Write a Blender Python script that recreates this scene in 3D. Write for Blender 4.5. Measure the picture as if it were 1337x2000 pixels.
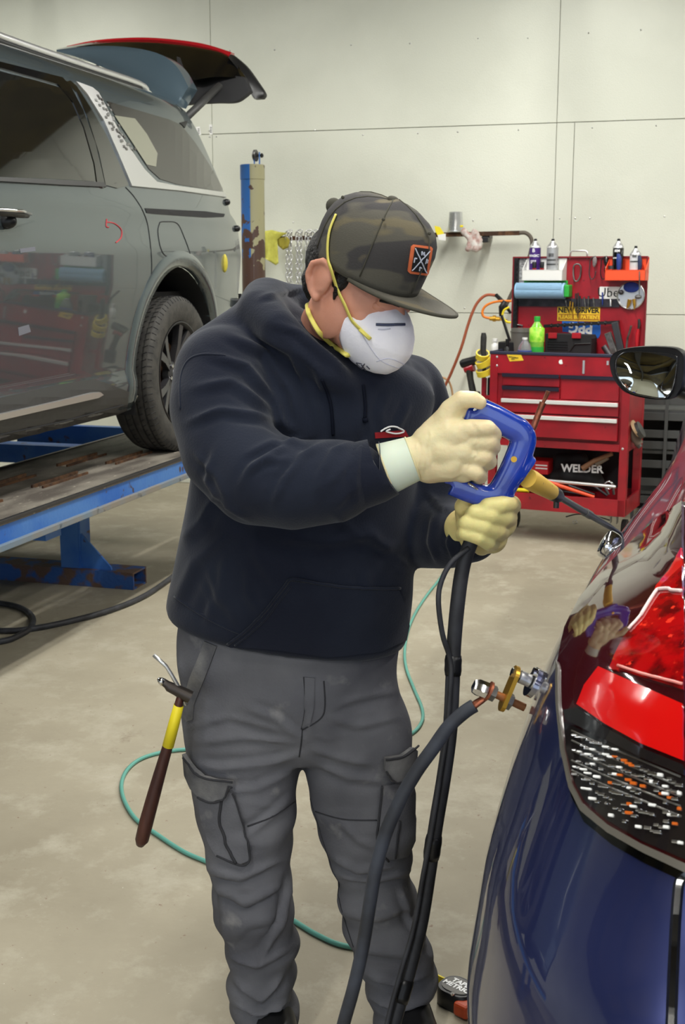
import bpy, bmesh, math, random
import numpy as np
from mathutils import Vector, Matrix, geometry
from mathutils.bvhtree import BVHTree
random.seed(7); RNG = np.random.RandomState(7)
for o in list(bpy.data.objects): bpy.data.objects.remove(o)
SC = bpy.context.scene; COL = SC.collection
# ------------------------------------------------------------------ camera, world, light, exposure
F = 2400.; P = math.radians(11); H = 1.52; TH = math.radians(16.17)
cd = bpy.data.cameras.new('camera'); cam = bpy.data.objects.new('camera', cd); COL.objects.link(cam)
cd.sensor_fit = 'VERTICAL'; cd.sensor_height = 23.5; cd.lens = 23.5*F/2000
cam.location = (0, 0, H); cam.rotation_euler = (math.pi/2-P, 0, 0)
cd.dof.use_dof = True; cd.dof.focus_distance = 2.5; cd.dof.aperture_fstop = 8.0
cd.clip_start = .05
SC.camera = cam
SC.view_settings.view_transform = 'Standard'; SC.view_settings.look = 'None'
SC.view_settings.gamma = 1; SC.view_settings.use_curve_mapping = False
SC.view_settings.exposure = 0.12
W = bpy.data.worlds.new('world'); SC.world = W; W.use_nodes = True
W.node_tree.nodes['Background'].inputs[0].default_value = (.62, .75, .95, 1)
W.node_tree.nodes['Background'].inputs[1].default_value = 1.2
STRIP_POWER = 78; DOOR_POWER = 36
U = Vector((math.sin(TH), math.cos(TH), 0)); V = Vector((math.cos(TH), -math.sin(TH), 0)); Z = Vector((0, 0, 1))
BM_ = Matrix(((V.x, U.x, 0, 0), (V.y, U.y, 0, 0), (0, 0, 1, 0), (0, 0, 0, 1)))     # building frame: local x = v, local y = u
def uv(u, v, z): return U*u+V*v+Z*z
C0 = Vector((0, 0, H))
def ray(px, py):
    a = px-668.5; b = 1000-py
    return Vector((a, F*math.cos(P)+b*math.sin(P), b*math.cos(P)-F*math.sin(P)))
def onv(px, py, v): r = ray(px, py); return C0+r*(v/r.dot(V))
def onu(px, py, u): r = ray(px, py); return C0+r*(u/r.dot(U))
def onz(px, py, z): r = ray(px, py); return C0+r*((z-H)/r.z)
def ony(px, py, y): r = ray(px, py); return C0+r*(y/r.y)
def projn(a):
    d = a-np.array([0, 0, H]); zz = d[:, 1]*math.cos(P)-d[:, 2]*math.sin(P); yy = d[:, 1]*math.sin(P)+d[:, 2]*math.cos(P)
    return 668.5+F*d[:, 0]/zz, 1000-F*yy/zz
def c(r, g, b):
    f = lambda x: (x/255/12.92) if x/255 <= .04045 else ((x/255+.055)/1.055)**2.4
    return (f(r), f(g), f(b), 1)
# ------------------------------------------------------------------ materials
def mat(name, c1, rough=.5, metal=0., c2=None, scale=5, lo=.4, hi=.6, bump=0., bscale=60, coat=0., detail=6, stretch=(1, 1, 1), c3=None, s3=30, lo3=.6, hi3=.7, trans=0., ior=1.45, alpha=1., sheen=0., spec=.5, sss=0., croul=.05):
    m = bpy.data.materials.new(name); m.use_nodes = True; nt = m.node_tree; n = nt.nodes; L = nt.links
    b = n['Principled BSDF']; b.inputs['Base Color'].default_value = c1
    b.inputs['Roughness'].default_value = rough; b.inputs['Metallic'].default_value = metal
    b.inputs['Coat Weight'].default_value = coat; b.inputs['Coat Roughness'].default_value = croul
    b.inputs['Transmission Weight'].default_value = trans; b.inputs['IOR'].default_value = ior
    b.inputs['Alpha'].default_value = alpha; b.inputs['Sheen Weight'].default_value = sheen
    b.inputs['Specular IOR Level'].default_value = spec
    if sss: b.inputs['Subsurface Weight'].default_value = sss; b.inputs['Subsurface Radius'].default_value = (.02, .008, .004); b.inputs['Subsurface Scale'].default_value = .5
    tc = n.new('ShaderNodeTexCoord'); mp = n.new('ShaderNodeMapping'); L.new(tc.outputs['Object'], mp.inputs[0]); mp.inputs['Scale'].default_value = stretch
    last = None
    def layer(prev, col, sc, l, h, seed):
        t = n.new('ShaderNodeTexNoise'); t.inputs['Scale'].default_value = sc; t.inputs['Detail'].default_value = detail; t.noise_dimensions = '4D'; t.inputs['W'].default_value = seed
        L.new(mp.outputs[0], t.inputs['Vector'])
        r = n.new('ShaderNodeMapRange'); r.inputs[1].default_value = l; r.inputs[2].default_value = h; L.new(t.outputs[0], r.inputs[0])
        x = n.new('ShaderNodeMix'); x.data_type = 'RGBA'; L.new(r.outputs[0], x.inputs[0])
        if prev: L.new(prev, x.inputs[6])
        else: x.inputs[6].default_value = c1
        x.inputs[7].default_value = col
        return x.outputs[2]
    if c2: last = layer(None, c2, scale, lo, hi, 1)
    if c3: last = layer(last, c3, s3, lo3, hi3, 9)
    if last: L.new(last, b.inputs['Base Color'])
    if bump:
        t = n.new('ShaderNodeTexNoise'); t.inputs['Scale'].default_value = bscale; t.inputs['Detail'].default_value = 4; L.new(mp.outputs[0], t.inputs['Vector'])
        bp = n.new('ShaderNodeBump'); bp.inputs['Strength'].default_value = bump; bp.inputs['Distance'].default_value = .01; L.new(t.outputs[0], bp.inputs['Height']); L.new(bp.outputs[0], b.inputs['Normal'])
    return m
m_wall = mat('wall_panel', c(216, 218, 204), .5, c2=c(206, 208, 194), scale=1.2, bump=.15, bscale=140)
m_wallback = mat('wall_backing', c(176, 172, 156), .8)
m_wallplain = mat('painted_wall', c(205, 206, 195), .6, c2=c(185, 185, 170), scale=.7)
m_ceil = mat('insulation', c(104, 90, 48), .8, c2=c(66, 56, 30), scale=1.5, bump=.4, bscale=8)
m_beam = mat('dark_steel', c(50, 48, 46), .5)
m_red = mat('red_paint', c(168, 22, 36), .38, c2=c(142, 20, 32), scale=6, c3=c(70, 20, 24), s3=26, lo3=.66, hi3=.74, coat=.3)
m_redd = mat('red_paint_dark', c(120, 18, 28), .5)
m_black = mat('black_plastic', c(22, 22, 24), .4)
m_blackm = mat('black_matte', c(28, 28, 30), .75)
m_blackg = mat('black_gloss', c(8, 8, 9), .12, coat=1)
m_rub = mat('rubber', c(34, 34, 34), .65, c2=c(52, 50, 46), scale=30, bump=.2)
m_tire = mat('tyre_rubber', c(50, 49, 47), .75, c2=c(66, 64, 60), scale=20, bump=.2, bscale=120)
m_chrome = mat('chrome', c(225, 225, 228), .12, 1)
m_silver = mat('brushed_silver', c(215, 215, 215), .35, .9)
m_steel = mat('worn_steel', c(140, 140, 138), .4, .8, c2=c(90, 88, 84), scale=20)
m_dsteel = mat('tool_steel', c(80, 80, 82), .4, .8)
m_rust = mat('rusty_steel', c(98, 68, 44), .8, .2, c2=c(62, 42, 30), scale=25, bump=.4)
m_blue = mat('blue_frame_paint', c(40, 96, 176), .5, c2=c(70, 118, 182), scale=4, c3=c(70, 52, 46), s3=14, lo3=.62, hi3=.66, bump=.1)
m_bluegrey = mat('worn_blue_flange', c(108, 124, 138), .5, c2=c(128, 122, 112), scale=6, c3=c(60, 66, 72), s3=20, lo3=.6, hi3=.7)
m_bluerust = mat('blue_paint_over_rust', c(44, 84, 146), .7, c2=c(96, 74, 62), scale=9, lo=.46, hi=.53, bump=.3)
m_deck = mat('worn_deck', c(128, 122, 112), .6, c2=c(84, 78, 72), scale=3, stretch=(3, 1, 1), c3=c(170, 162, 148), s3=18, lo3=.62, hi3=.7, bump=.2)
m_van = mat('slate_grey_paint', c(78, 88, 92), .25, .5, coat=1, croul=.03)
m_vandull = mat('dull_grey_cladding', c(52, 52, 52), .5)
m_vanbody2 = mat('primered_metal', c(128, 132, 132), .5, .2, c2=c(105, 110, 112), scale=5)
m_glass = mat('dark_tinted_glass', c(20, 20, 18), .03, coat=1, spec=1.)
m_glassq = mat('quarter_glass', c(46, 44, 42), .15, coat=.4)
m_carblue = mat('dark_blue_paint', c(48, 56, 104), .32, .6, coat=1, croul=.04, c2=c(40, 48, 94), scale=3)
m_carblue.node_tree.nodes['Principled BSDF'].inputs['Coat IOR'].default_value = 1.9
m_lred = mat('red_lens', c(170, 8, 12), .08, coat=1, c2=c(92, 4, 8), scale=30, lo=.45, hi=.6, c3=c(255, 60, 40), s3=70, lo3=.62, hi3=.68)  # bright specks put the lens sparkle into the colour
m_lredband = mat('bright_red_lens', c(214, 18, 16), .12, coat=1)
m_ldark = mat('dark_red_lens', c(58, 14, 18), .05, coat=1)
m_lsmoke = mat('smoked_lamp_housing', c(30, 26, 26), .08, coat=1)
m_amber = mat('amber_reflector', c(214, 104, 30), .15, .2, coat=1)
m_skin = mat('skin', c(200, 140, 116), .5, c2=c(216, 154, 130), scale=12, sss=.1, bump=.05, bscale=300)
m_hair = mat('black_hair', c(20, 17, 16), .6, bump=.6, bscale=200)
m_hood = mat('navy_fleece', c(27, 31, 44), .95, c2=c(34, 39, 52), scale=6, c3=c(66, 70, 82), s3=7, lo3=.66, hi3=.82, bump=.12, bscale=260, spec=.15, sheen=.15)
m_hoodin = mat('navy_fleece_trim', c(20, 23, 34), .95, spec=.1)
m_pants = mat('grey_canvas', c(112, 112, 116), .9, c2=c(86, 86, 92), scale=6, lo=.35, hi=.65, c3=c(150, 148, 146), s3=14, lo3=.62, hi3=.82, bump=.14, bscale=240, spec=.2)
m_pantsd = mat('dark_stitching', c(50, 50, 54), .9)
m_pantsl = mat('grey_canvas_worn', c(122, 121, 120), .9, c2=c(84, 84, 88), scale=14, bump=.15, bscale=240, spec=.2)
m_glove = mat('latex', c(238, 224, 178), .45, c2=c(228, 208, 164), scale=14, sss=.25, bump=.15, bscale=90)
m_glovey = mat('yellow_latex', c(236, 224, 150), .45, c2=c(226, 206, 140), scale=14, sss=.25, bump=.15, bscale=90)
m_cuff = mat('latex_cuff', c(222, 232, 212), .5, sss=.2)
m_mask = mat('respirator_fabric', c(250, 248, 255), .85, c2=c(242, 240, 250), scale=20, bump=.1, bscale=150)
m_strap = mat('yellow_elastic', c(232, 220, 110), .6)
m_gun = mat('glossy_blue_paint', c(20, 62, 176), .22, coat=1, c2=c(16, 50, 150), scale=20)
m_yel = mat('yellow_insulator', c(226, 184, 78), .5, c2=c(150, 104, 60), scale=50, lo=.6, hi=.66)
m_copper = mat('copper', c(186, 112, 84), .42, .8, c2=c(140, 84, 62), scale=60)
m_brass = mat('brass', c(206, 160, 62), .35, .85)
m_cable = mat('cable_rubber', c(40, 40, 43), .55, c2=c(56, 57, 62), scale=18)
m_wood = mat('dark_wood_handle', c(84, 48, 38), .45, c2=c(56, 32, 28), scale=8, stretch=(6, 6, 1), lo=.35, hi=.65)
m_ytape = mat('yellow_tape', c(240, 220, 40), .5)
m_teal = mat('teal_hose', c(96, 160, 146), .5)
m_ohose = mat('red_brown_hose', c(168, 90, 62), .5)
m_orange = mat('orange_paint', c(236, 84, 44), .4)
m_orange2 = mat('orange_hose', c(238, 132, 40), .5)
m_white = mat('white_paint', c(236, 236, 232), .4)
m_paper = mat('printed_sheet', c(190, 190, 190), .5, c2=c(110, 110, 112), scale=40, stretch=(1, 1, 4))
m_pblue = mat('blue_paper_towel', c(150, 190, 222), .9, bump=.2)
m_green = mat('green_label', c(120, 210, 40), .35, c2=c(190, 232, 90), scale=30)
m_greenp = mat('green_plastic', c(48, 168, 62), .4)
m_clear = mat('clear_plastic', c(235, 240, 240), .08, trans=.85, ior=1.3)
m_purple = mat('purple_can', c(70, 38, 120), .3)
m_yellow = mat('yellow_sign', c(240, 200, 50), .5)
m_blueb = mat('blue_sign', c(34, 100, 190), .4)
m_cloth = mat('yellow_cloth', c(206, 204, 96), .9, c2=c(176, 172, 74), scale=12, bump=.3, bscale=80)
m_clothd = mat('ochre_cloth', c(150, 140, 52), .9)
m_rag = mat('work_glove_fabric', c(206, 202, 196), .9, c2=c(176, 140, 132), scale=30)
m_letter = mat('white_letter', c(240, 240, 240), .5)
m_letterk = mat('black_letter', c(20, 20, 20), .5)
m_chalk = mat('red_marker', c(176, 60, 66), .7)
m_shelfg = mat('grey_shelf', c(72, 74, 74), .6)
m_dustb = mat('dust_grey', c(120, 108, 96), .8)
def mat_floor():
    m = mat('concrete', c(182, 174, 152), .62); nt = m.node_tree; n = nt.nodes; L = nt.links; b = n['Principled BSDF']
    tc = n.new('ShaderNodeTexCoord')
    def noise(sc, d=8, w=0, rough=.6):
        t = n.new('ShaderNodeTexNoise'); t.noise_dimensions = '4D'; t.inputs['W'].default_value = w; t.inputs['Scale'].default_value = sc; t.inputs['Detail'].default_value = d; t.inputs['Roughness'].default_value = rough
        L.new(tc.outputs['Object'], t.inputs['Vector']); return t.outputs[0]
    def rng(s, a, bb):
        r = n.new('ShaderNodeMapRange'); r.inputs[1].default_value = a; r.inputs[2].default_value = bb; L.new(s, r.inputs[0]); return r.outputs[0]
    def mix(f, a, col):
        x = n.new('ShaderNodeMix'); x.data_type = 'RGBA'; L.new(f, x.inputs[0])
        if isinstance(a, tuple): x.inputs[6].default_value = a
        else: L.new(a, x.inputs[6])
        x.inputs[7].default_value = col; return x.outputs[2]
    a = mix(rng(noise(1.3, 8, 1), .35, .65), c(168, 160, 140), c(146, 138, 119))
    a = mix(rng(noise(6, 10, 2, .7), .5, .75), a, c(184, 178, 160))
    a = mix(rng(noise(3.2, 10, 3, .75), .62, .74), a, c(128, 115, 97))
    a = mix(rng(noise(55, 4, 4), .66, .72), a, c(132, 112, 96))
    a = mix(rng(noise(80, 3, 5), .70, .74), a, c(216, 212, 198))
    L.new(a, b.inputs['Base Color'])
    bp = n.new('ShaderNodeBump'); bp.inputs['Strength'].default_value = .3; bp.inputs['Distance'].default_value = .004; L.new(noise(40, 8, 6), bp.inputs['Height']); L.new(bp.outputs[0], b.inputs['Normal'])
    return m
m_floor = mat_floor()
def mat_camo():
    m = mat('camouflage', c(88, 85, 76), .9, c2=c(64, 62, 62), scale=10, lo=.485, hi=.515, c3=c(106, 98, 78), s3=13, lo3=.56, hi3=.60, detail=2, stretch=(.6, .8, 1.6), bump=.15, bscale=400)
    return m
m_camo = mat_camo()
m_camob = mat('camouflage_button', c(74, 72, 62), .9)
def mat_column():
    m = mat('chipped_column_paint', c(34, 92, 160), .5); nt = m.node_tree; n = nt.nodes; L = nt.links; b = n['Principled BSDF']
    tc = n.new('ShaderNodeTexCoord'); sp = n.new('ShaderNodeSeparateXYZ'); L.new(tc.outputs['Object'], sp.inputs[0])
    def rng(s, a, bb):
        r = n.new('ShaderNodeMapRange'); r.inputs[1].default_value = a; r.inputs[2].default_value = bb; L.new(s, r.inputs[0]); return r.outputs[0]
    mx = n.new('ShaderNodeMix'); mx.data_type = 'RGBA'; L.new(rng(sp.outputs[0], -.014, -.008), mx.inputs[0]); mx.inputs[6].default_value = c(36, 92, 158); mx.inputs[7].default_value = c(150, 146, 112)
    t = n.new('ShaderNodeTexNoise'); t.inputs['Scale'].default_value = 14; t.inputs['Detail'].default_value = 8; L.new(tc.outputs['Object'], t.inputs[0])
    ad = n.new('ShaderNodeMath'); ad.operation = 'MULTIPLY_ADD'; L.new(sp.outputs[2], ad.inputs[0]); ad.inputs[1].default_value = -.36; L.new(t.outputs[0], ad.inputs[2])
    m2 = n.new('ShaderNodeMix'); m2.data_type = 'RGBA'; L.new(rng(ad.outputs[0], .33, .345), m2.inputs[0]); L.new(mx.outputs[2], m2.inputs[6]); m2.inputs[7].default_value = c(72, 50, 40)
    L.new(m2.outputs[2], b.inputs['Base Color']); b.inputs['Coat Weight'].default_value = .3
    return m
m_column = mat_column()
# ------------------------------------------------------------------ object helpers
WMX = {}
def thing(name, label, cat, loc=(0, 0, 0), rz=0., group=None):
    o = bpy.data.objects.new(name, None); COL.objects.link(o); o.empty_display_size = .1
    o.location = loc; o.rotation_euler = (0, 0, rz); WMX[o] = Matrix.Translation(Vector(loc)) @ Matrix.Rotation(rz, 4, 'Z')
    o['label'] = label; o['category'] = cat
    if group: o['group'] = group
    return o
def tag(o, label, cat, group=None):
    o['label'] = label; o['category'] = cat
    if group: o['group'] = group
    return o
def obj(name, g, m, parent=None, M=None, smooth=False, label=None, kind=None):
    if isinstance(g, B): g = g.bm
    if isinstance(g, bmesh.types.BMesh):
        bmesh.ops.recalc_face_normals(g, faces=g.faces[:])
        me = bpy.data.meshes.new(name); g.to_mesh(me); g.free()
    else: me = g
    if M is not None: me.transform(M)
    o = bpy.data.objects.new(name, me); COL.objects.link(o)
    if parent is not None:
        me.transform(WMX[parent].inverted()); o.parent = parent; WMX[o] = WMX[parent]
    else:
        a = np.empty(len(me.vertices)*3); me.vertices.foreach_get('co', a); a = a.reshape(-1, 3)
        l = Vector(((a[:, 0].min()+a[:, 0].max())/2, (a[:, 1].min()+a[:, 1].max())/2, a[:, 2].min()))
        me.transform(Matrix.Translation(-l)); o.location = l; WMX[o] = Matrix.Translation(l)
    if isinstance(m, (list, tuple)):
        for x in m: me.materials.append(x)
    else: me.materials.append(m)
    if smooth: me.shade_smooth() if smooth is True else smooth_angle(me, smooth)
    if label: o['label'] = label
    if kind: o['kind'] = kind
    return o
def smooth_angle(me, deg):
    me.shade_smooth()
    me.set_sharp_from_angle(angle=math.radians(deg))
def basis(d, up=None):
    d = d.normalized(); up = up or (Vector((0, 0, 1)) if abs(d.z) < .95 else Vector((1, 0, 0)))
    x = up.cross(d).normalized(); y = d.cross(x); return x, y, d
class B:
    def __init__(s): s.bm = bmesh.new()
    def box(s, cx, sz, R=None, bev=0.):
        r = bmesh.ops.create_cube(s.bm, size=1)
        M = Matrix.Translation(Vector(cx)) @ (R.to_4x4() if R else Matrix()) @ Matrix.Diagonal((sz[0], sz[1], sz[2], 1))
        bmesh.ops.transform(s.bm, matrix=M, verts=r['verts'])
        if bev:
            e = list({e for v in r['verts'] for e in v.link_edges})
            bmesh.ops.bevel(s.bm, geom=e, offset=bev, segments=2, affect='EDGES', profile=.5)
        return s
    def bb(s, a, b, bev=0.):
        a = Vector(a); b = Vector(b); return s.box((a+b)/2, [abs(b[i]-a[i]) for i in range(3)], None, bev)
    def rings(s, R, cap=True, closed=False):
        vs = [[s.bm.verts.new(p) for p in r] for r in R]; n = len(R[0]); k = len(R)
        for i in range(k if closed else k-1):
            A = vs[i]; C_ = vs[(i+1) % k]
            for j in range(n): s.bm.faces.new((A[j], A[(j+1) % n], C_[(j+1) % n], C_[j]))
        if cap and not closed: s.bm.faces.new(vs[0][::-1]); s.bm.faces.new(vs[-1])
        return s
    def circ(s, p, x, y, r, n): return [p+x*(r*math.cos(2*math.pi*k/n))+y*(r*math.sin(2*math.pi*k/n)) for k in range(n)]
    def cyl(s, p0, p1, r0, r1=None, n=16):
        p0 = Vector(p0); p1 = Vector(p1); x, y, d = basis(p1-p0); r1 = r0 if r1 is None else r1
        return s.rings([s.circ(p0, x, y, r0, n), s.circ(p1, x, y, r1, n)])
    def tube(s, pts, r, n=10, closed=False, cap=True, flat=1.):
        pts = [Vector(p) for p in pts]; k = len(pts); rr = r if isinstance(r, (list, tuple)) else [r]*k
        R = []; x = None
        for i in range(k):
            a = pts[(i-1) % k] if (closed or i > 0) else pts[0]; b = pts[(i+1) % k] if (closed or i < k-1) else pts[-1]
            d = (b-a).normalized()
            if x is None: x, y, _ = basis(d)
            else: x = (x-d*x.dot(d)).normalized(); y = d.cross(x)
            R.append([pts[i]+x*(rr[i]*math.cos(2*math.pi*q/n))+y*(rr[i]*flat*math.sin(2*math.pi*q/n)) for q in range(n)])
        return s.rings(R, cap, closed)
    def lathe(s, prof, M=None, n=24, cap=True):
        R = []
        for (r, z) in prof:
            r = max(r, 1e-4); R.append([(M or Matrix()) @ Vector((r*math.cos(2*math.pi*q/n), r*math.sin(2*math.pi*q/n), z)) for q in range(n)])
        return s.rings(R, cap)
    def sph(s, p, r, n=16, sc=(1, 1, 1), R=None):
        q = bmesh.ops.create_uvsphere(s.bm, u_segments=n, v_segments=max(6, n*2//3), radius=1)
        M = Matrix.Translation(Vector(p)) @ (R.to_4x4() if R else Matrix()) @ Matrix.Diagonal((r*sc[0], r*sc[1], r*sc[2], 1))
        bmesh.ops.transform(s.bm, matrix=M, verts=q['verts']); return s
    def prism(s, pts, d):
        d = Vector(d); pts = [Vector(p) for p in pts]
        return s.rings([pts, [p+d for p in pts]])
    def chain(s, pr, n=16):       # capsule chain
        for i, (p, r) in enumerate(pr):
            s.sph(p, r, n)
            if i: q, r0 = pr[i-1]; s.cyl(q, p, r0, r, n)
        return s
def cat(pts, m=6, closed=False):
    pts = [Vector(p) for p in pts]; k = len(pts); out = []
    for i in range(k if closed else k-1):
        g = (lambda j: pts[j % k]) if closed else (lambda j: pts[max(0, min(k-1, j))])
        p0, p1, p2, p3 = g(i-1), g(i), g(i+1), g(i+2)
        for q in range(m):
            t = q/m; out.append(.5*((2*p1)+(p2-p0)*t+(2*p0-5*p1+4*p2-p3)*t*t+(3*p1-p0-3*p2+p3)*t**3))
    if not closed: out.append(pts[-1])
    return out
def rrect(w, h, r, n=4):
    o = []
    for cx, cy, a in ((w/2-r, h/2-r, 0), (-w/2+r, h/2-r, 90), (-w/2+r, -h/2+r, 180), (w/2-r, -h/2+r, 270)):
        for k in range(n+1): t = math.radians(a+90*k/n); o.append((cx+r*math.cos(t), cy+r*math.sin(t)))
    return o
def text_bm(s, size, M, depth=.001, align='CENTER', bold=0.):
    cu = bpy.data.curves.new('t', 'FONT'); cu.body = s; cu.size = size; cu.align_x = align; cu.align_y = 'CENTER'; cu.extrude = depth; cu.offset = bold; cu.resolution_u = 2
    o = bpy.data.objects.new('t', cu); COL.objects.link(o)
    dg = bpy.context.evaluated_depsgraph_get(); me = bpy.data.meshes.new_from_object(o.evaluated_get(dg))
    bpy.data.objects.remove(o); bpy.data.curves.remove(cu); me.transform(M); return me
def mesh_np(V_, F_):
    me = bpy.data.meshes.new('m'); me.from_pydata([tuple(x) for x in V_], [], F_); me.update(); return me
def remesh(b, vox, it=4):
    me = bpy.data.meshes.new('r'); bmesh.ops.recalc_face_normals(b.bm, faces=b.bm.faces[:]); b.bm.to_mesh(me); b.bm.free()
    o = bpy.data.objects.new('r', me); COL.objects.link(o); md = o.modifiers.new('r', 'REMESH'); md.mode = 'VOXEL'; md.voxel_size = vox
    dg = bpy.context.evaluated_depsgraph_get(); out = bpy.data.meshes.new_from_object(o.evaluated_get(dg)); bpy.data.objects.remove(o)
    relax(out, it); return out
def co(me):
    a = np.empty(len(me.vertices)*3); me.vertices.foreach_get('co', a); return a.reshape(-1, 3)
def nrm(me):
    a = np.empty(len(me.vertices)*3); me.vertices.foreach_get('normal', a); return a.reshape(-1, 3)
def setco(me, a): me.vertices.foreach_set('co', a.reshape(-1)); me.update()
def relax(me, it, f=.5, mask=None):
    a = co(me); e = np.empty(len(me.edges)*2, dtype=np.int32); me.edges.foreach_get('vertices', e); e = e.reshape(-1, 2); n = len(a)
    d = np.bincount(e.ravel(), minlength=n).astype(float); d[d == 0] = 1
    for _ in range(it):
        s = np.stack([np.bincount(e[:, 0], a[e[:, 1], k], n)+np.bincount(e[:, 1], a[e[:, 0], k], n) for k in range(3)], 1)/d[:, None]
        q = (s-a)*f
        if mask is not None: q *= mask[:, None]
        a += q
    setco(me, a)
def noise3(a, sc, seed=0, n=24):
    r = np.random.RandomState(seed); out = np.zeros(len(a))
    for k in range(n):
        d = r.normal(size=3); d /= np.linalg.norm(d); out += np.sin(a@(d*sc*(.5+r.rand()*1.2))+r.rand()*6.28)
    return out/math.sqrt(n)
def folds(me, L_, facing=True):
    """soft cloth relief: every fold is (polyline, width, height)"""
    a = co(me); nn = nrm(me); x, y = projn(a); disp = np.zeros(len(a))
    d3 = np.array([0, 0, H])-a; d3 /= np.linalg.norm(d3, axis=1)[:, None]
    fc = np.clip((nn*d3).sum(1)*3, 0, 1)
    for pl, w, amp in L_:
        best = np.full(len(a), 1e9); sg = np.zeros(len(a)); par = np.zeros(len(a)); k = len(pl)-1
        for i in range(k):
            (ax, ay), (bx, by) = pl[i], pl[i+1]; ex, ey = bx-ax, by-ay; l2 = ex*ex+ey*ey
            t = np.clip(((x-ax)*ex+(y-ay)*ey)/l2, 0, 1); dx = x-ax-t*ex; dy = y-ay-t*ey; d = np.hypot(dx, dy)
            s = np.sign(ex*dy-ey*dx); u_ = d < best; best[u_] = d[u_]; sg[u_] = (s*d)[u_]; par[u_] = (i+t[u_])/k
        tp = np.clip(np.sin(np.clip(par, 0.02, .98)*math.pi)*1.6, 0, 1)
        disp += amp*tp*(np.exp(-(best/w)**2)-.6*np.exp(-((sg-1.5*w)/w)**2)*(best < 4*w))
    setco(me, a+nn*(disp*fc)[:, None])
def bvh_of(me, M=None):
    vs = [v.co.copy() for v in me.vertices]
    if M is not None: vs = [M @ v for v in vs]
    return BVHTree.FromPolygons(vs, [tuple(p.vertices) for p in me.polygons])
def hit(bv, px, py, guess=2.2):
    r = ray(px, py).normalized(); h = bv.ray_cast(C0, r)
    if h[0] is None:
        for k_ in range(2, 46, 2):
            for dx, dy in ((-k_, 0), (k_, 0), (0, -k_), (0, k_), (-k_*.7, -k_*.7), (-k_*.7, k_*.7), (k_*.7, -k_*.7), (k_*.7, k_*.7)):
                r2 = ray(px+dx, py+dy).normalized(); h = bv.ray_cast(C0, r2)
                if h[0] is not None: return h[0], (h[1] if h[1].dot(r2) < 0 else -h[1])
        q = C0+r*guess; h = bv.find_nearest(q); return h[0], h[1]
    n = h[1] if h[1].dot(r) < 0 else -h[1]
    return h[0], n
def inpoly(x, y, P_):
    c_ = False; j = len(P_)-1
    for i in range(len(P_)):
        if (P_[i][1] > y) != (P_[j][1] > y) and x < (P_[j][0]-P_[i][0])*(y-P_[i][1])/(P_[j][1]-P_[i][1])+P_[i][0]: c_ = not c_
        j = i
    return c_
def dens(poly, step, closed=True):
    o = []; k = len(poly)
    for i in range(k if closed else k-1):
        a = Vector(poly[i]); b = Vector(poly[(i+1) % k]); m = max(1, int((b-a).length/step))
        o += [tuple(a+(b-a)*(q/m)) for q in range(m)]
    if not closed: o.append(tuple(poly[-1]))
    return o
def sheet(poly, place, step=12, thick=.004, smoothpoly=0):
    """a panel of real thickness; place(x,y) -> point, outward normal"""
    if smoothpoly: poly = [(p.x, p.y) for p in cat([(x, y, 0) for x, y in poly], smoothpoly, True)]
    else: poly = dens(poly, step)
    n = len(poly); xs = [p[0] for p in poly]; ys = [p[1] for p in poly]; pts = [Vector(p) for p in poly]
    gx = min(xs)+step/2
    while gx < max(xs):
        gy = min(ys)+step/2
        while gy < max(ys):
            if inpoly(gx, gy, poly) and all((gx-p[0])**2+(gy-p[1])**2 > (.45*step)**2 for p in poly): pts.append(Vector((gx, gy)))
            gy += step
        gx += step
    r = geometry.delaunay_2d_cdt(pts, [], [list(range(n))], 1, 1e-5)
    v2, e2, f2 = r[0], r[1], r[2]
    pn = [place(p.x, p.y) for p in v2]; b = B(); top = [b.bm.verts.new(p) for p, q in pn]; bot = [b.bm.verts.new(p-q*thick) for p, q in pn]
    ec = {}
    for f in f2:
        try: b.bm.faces.new([top[i] for i in f]); b.bm.faces.new([bot[i] for i in reversed(f)])
        except ValueError: continue
        for i in range(len(f)): k = (f[i], f[(i+1) % len(f)]); ec[k] = 1
    for (i, j) in ec:
        if (j, i) not in ec:
            try: b.bm.faces.new((top[j], top[i], bot[i], bot[j]))
            except ValueError: pass
    return b
def on(bv, off, guess=2.2):
    def f(x, y): p, n = hit(bv, x, y, guess); return p+n*off, n
    return f
def decal(poly, bv, off=.002, thick=.006, step=12, sp=0, guess=2.2): return sheet(poly, on(bv, off, guess), step, thick, sp)
def seam(b, pl, bv, r, off=0., step=8, n=6, guess=2.2, sm=True):
    if sm and len(pl) > 2: pl = [(p.x, p.y) for p in cat([(x, y, 0) for x, y in pl], 6)]
    pl = dens(pl, step, False); pts = [hit(bv, x, y, guess) for x, y in pl]
    return b.tube([p+n_*off for p, n_ in pts], r, n)
def plane(placef, off=0.):
    def f(x, y): p = placef(x, y); n = (C0-p).normalized(); return p+n*off, n
    return f
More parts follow.
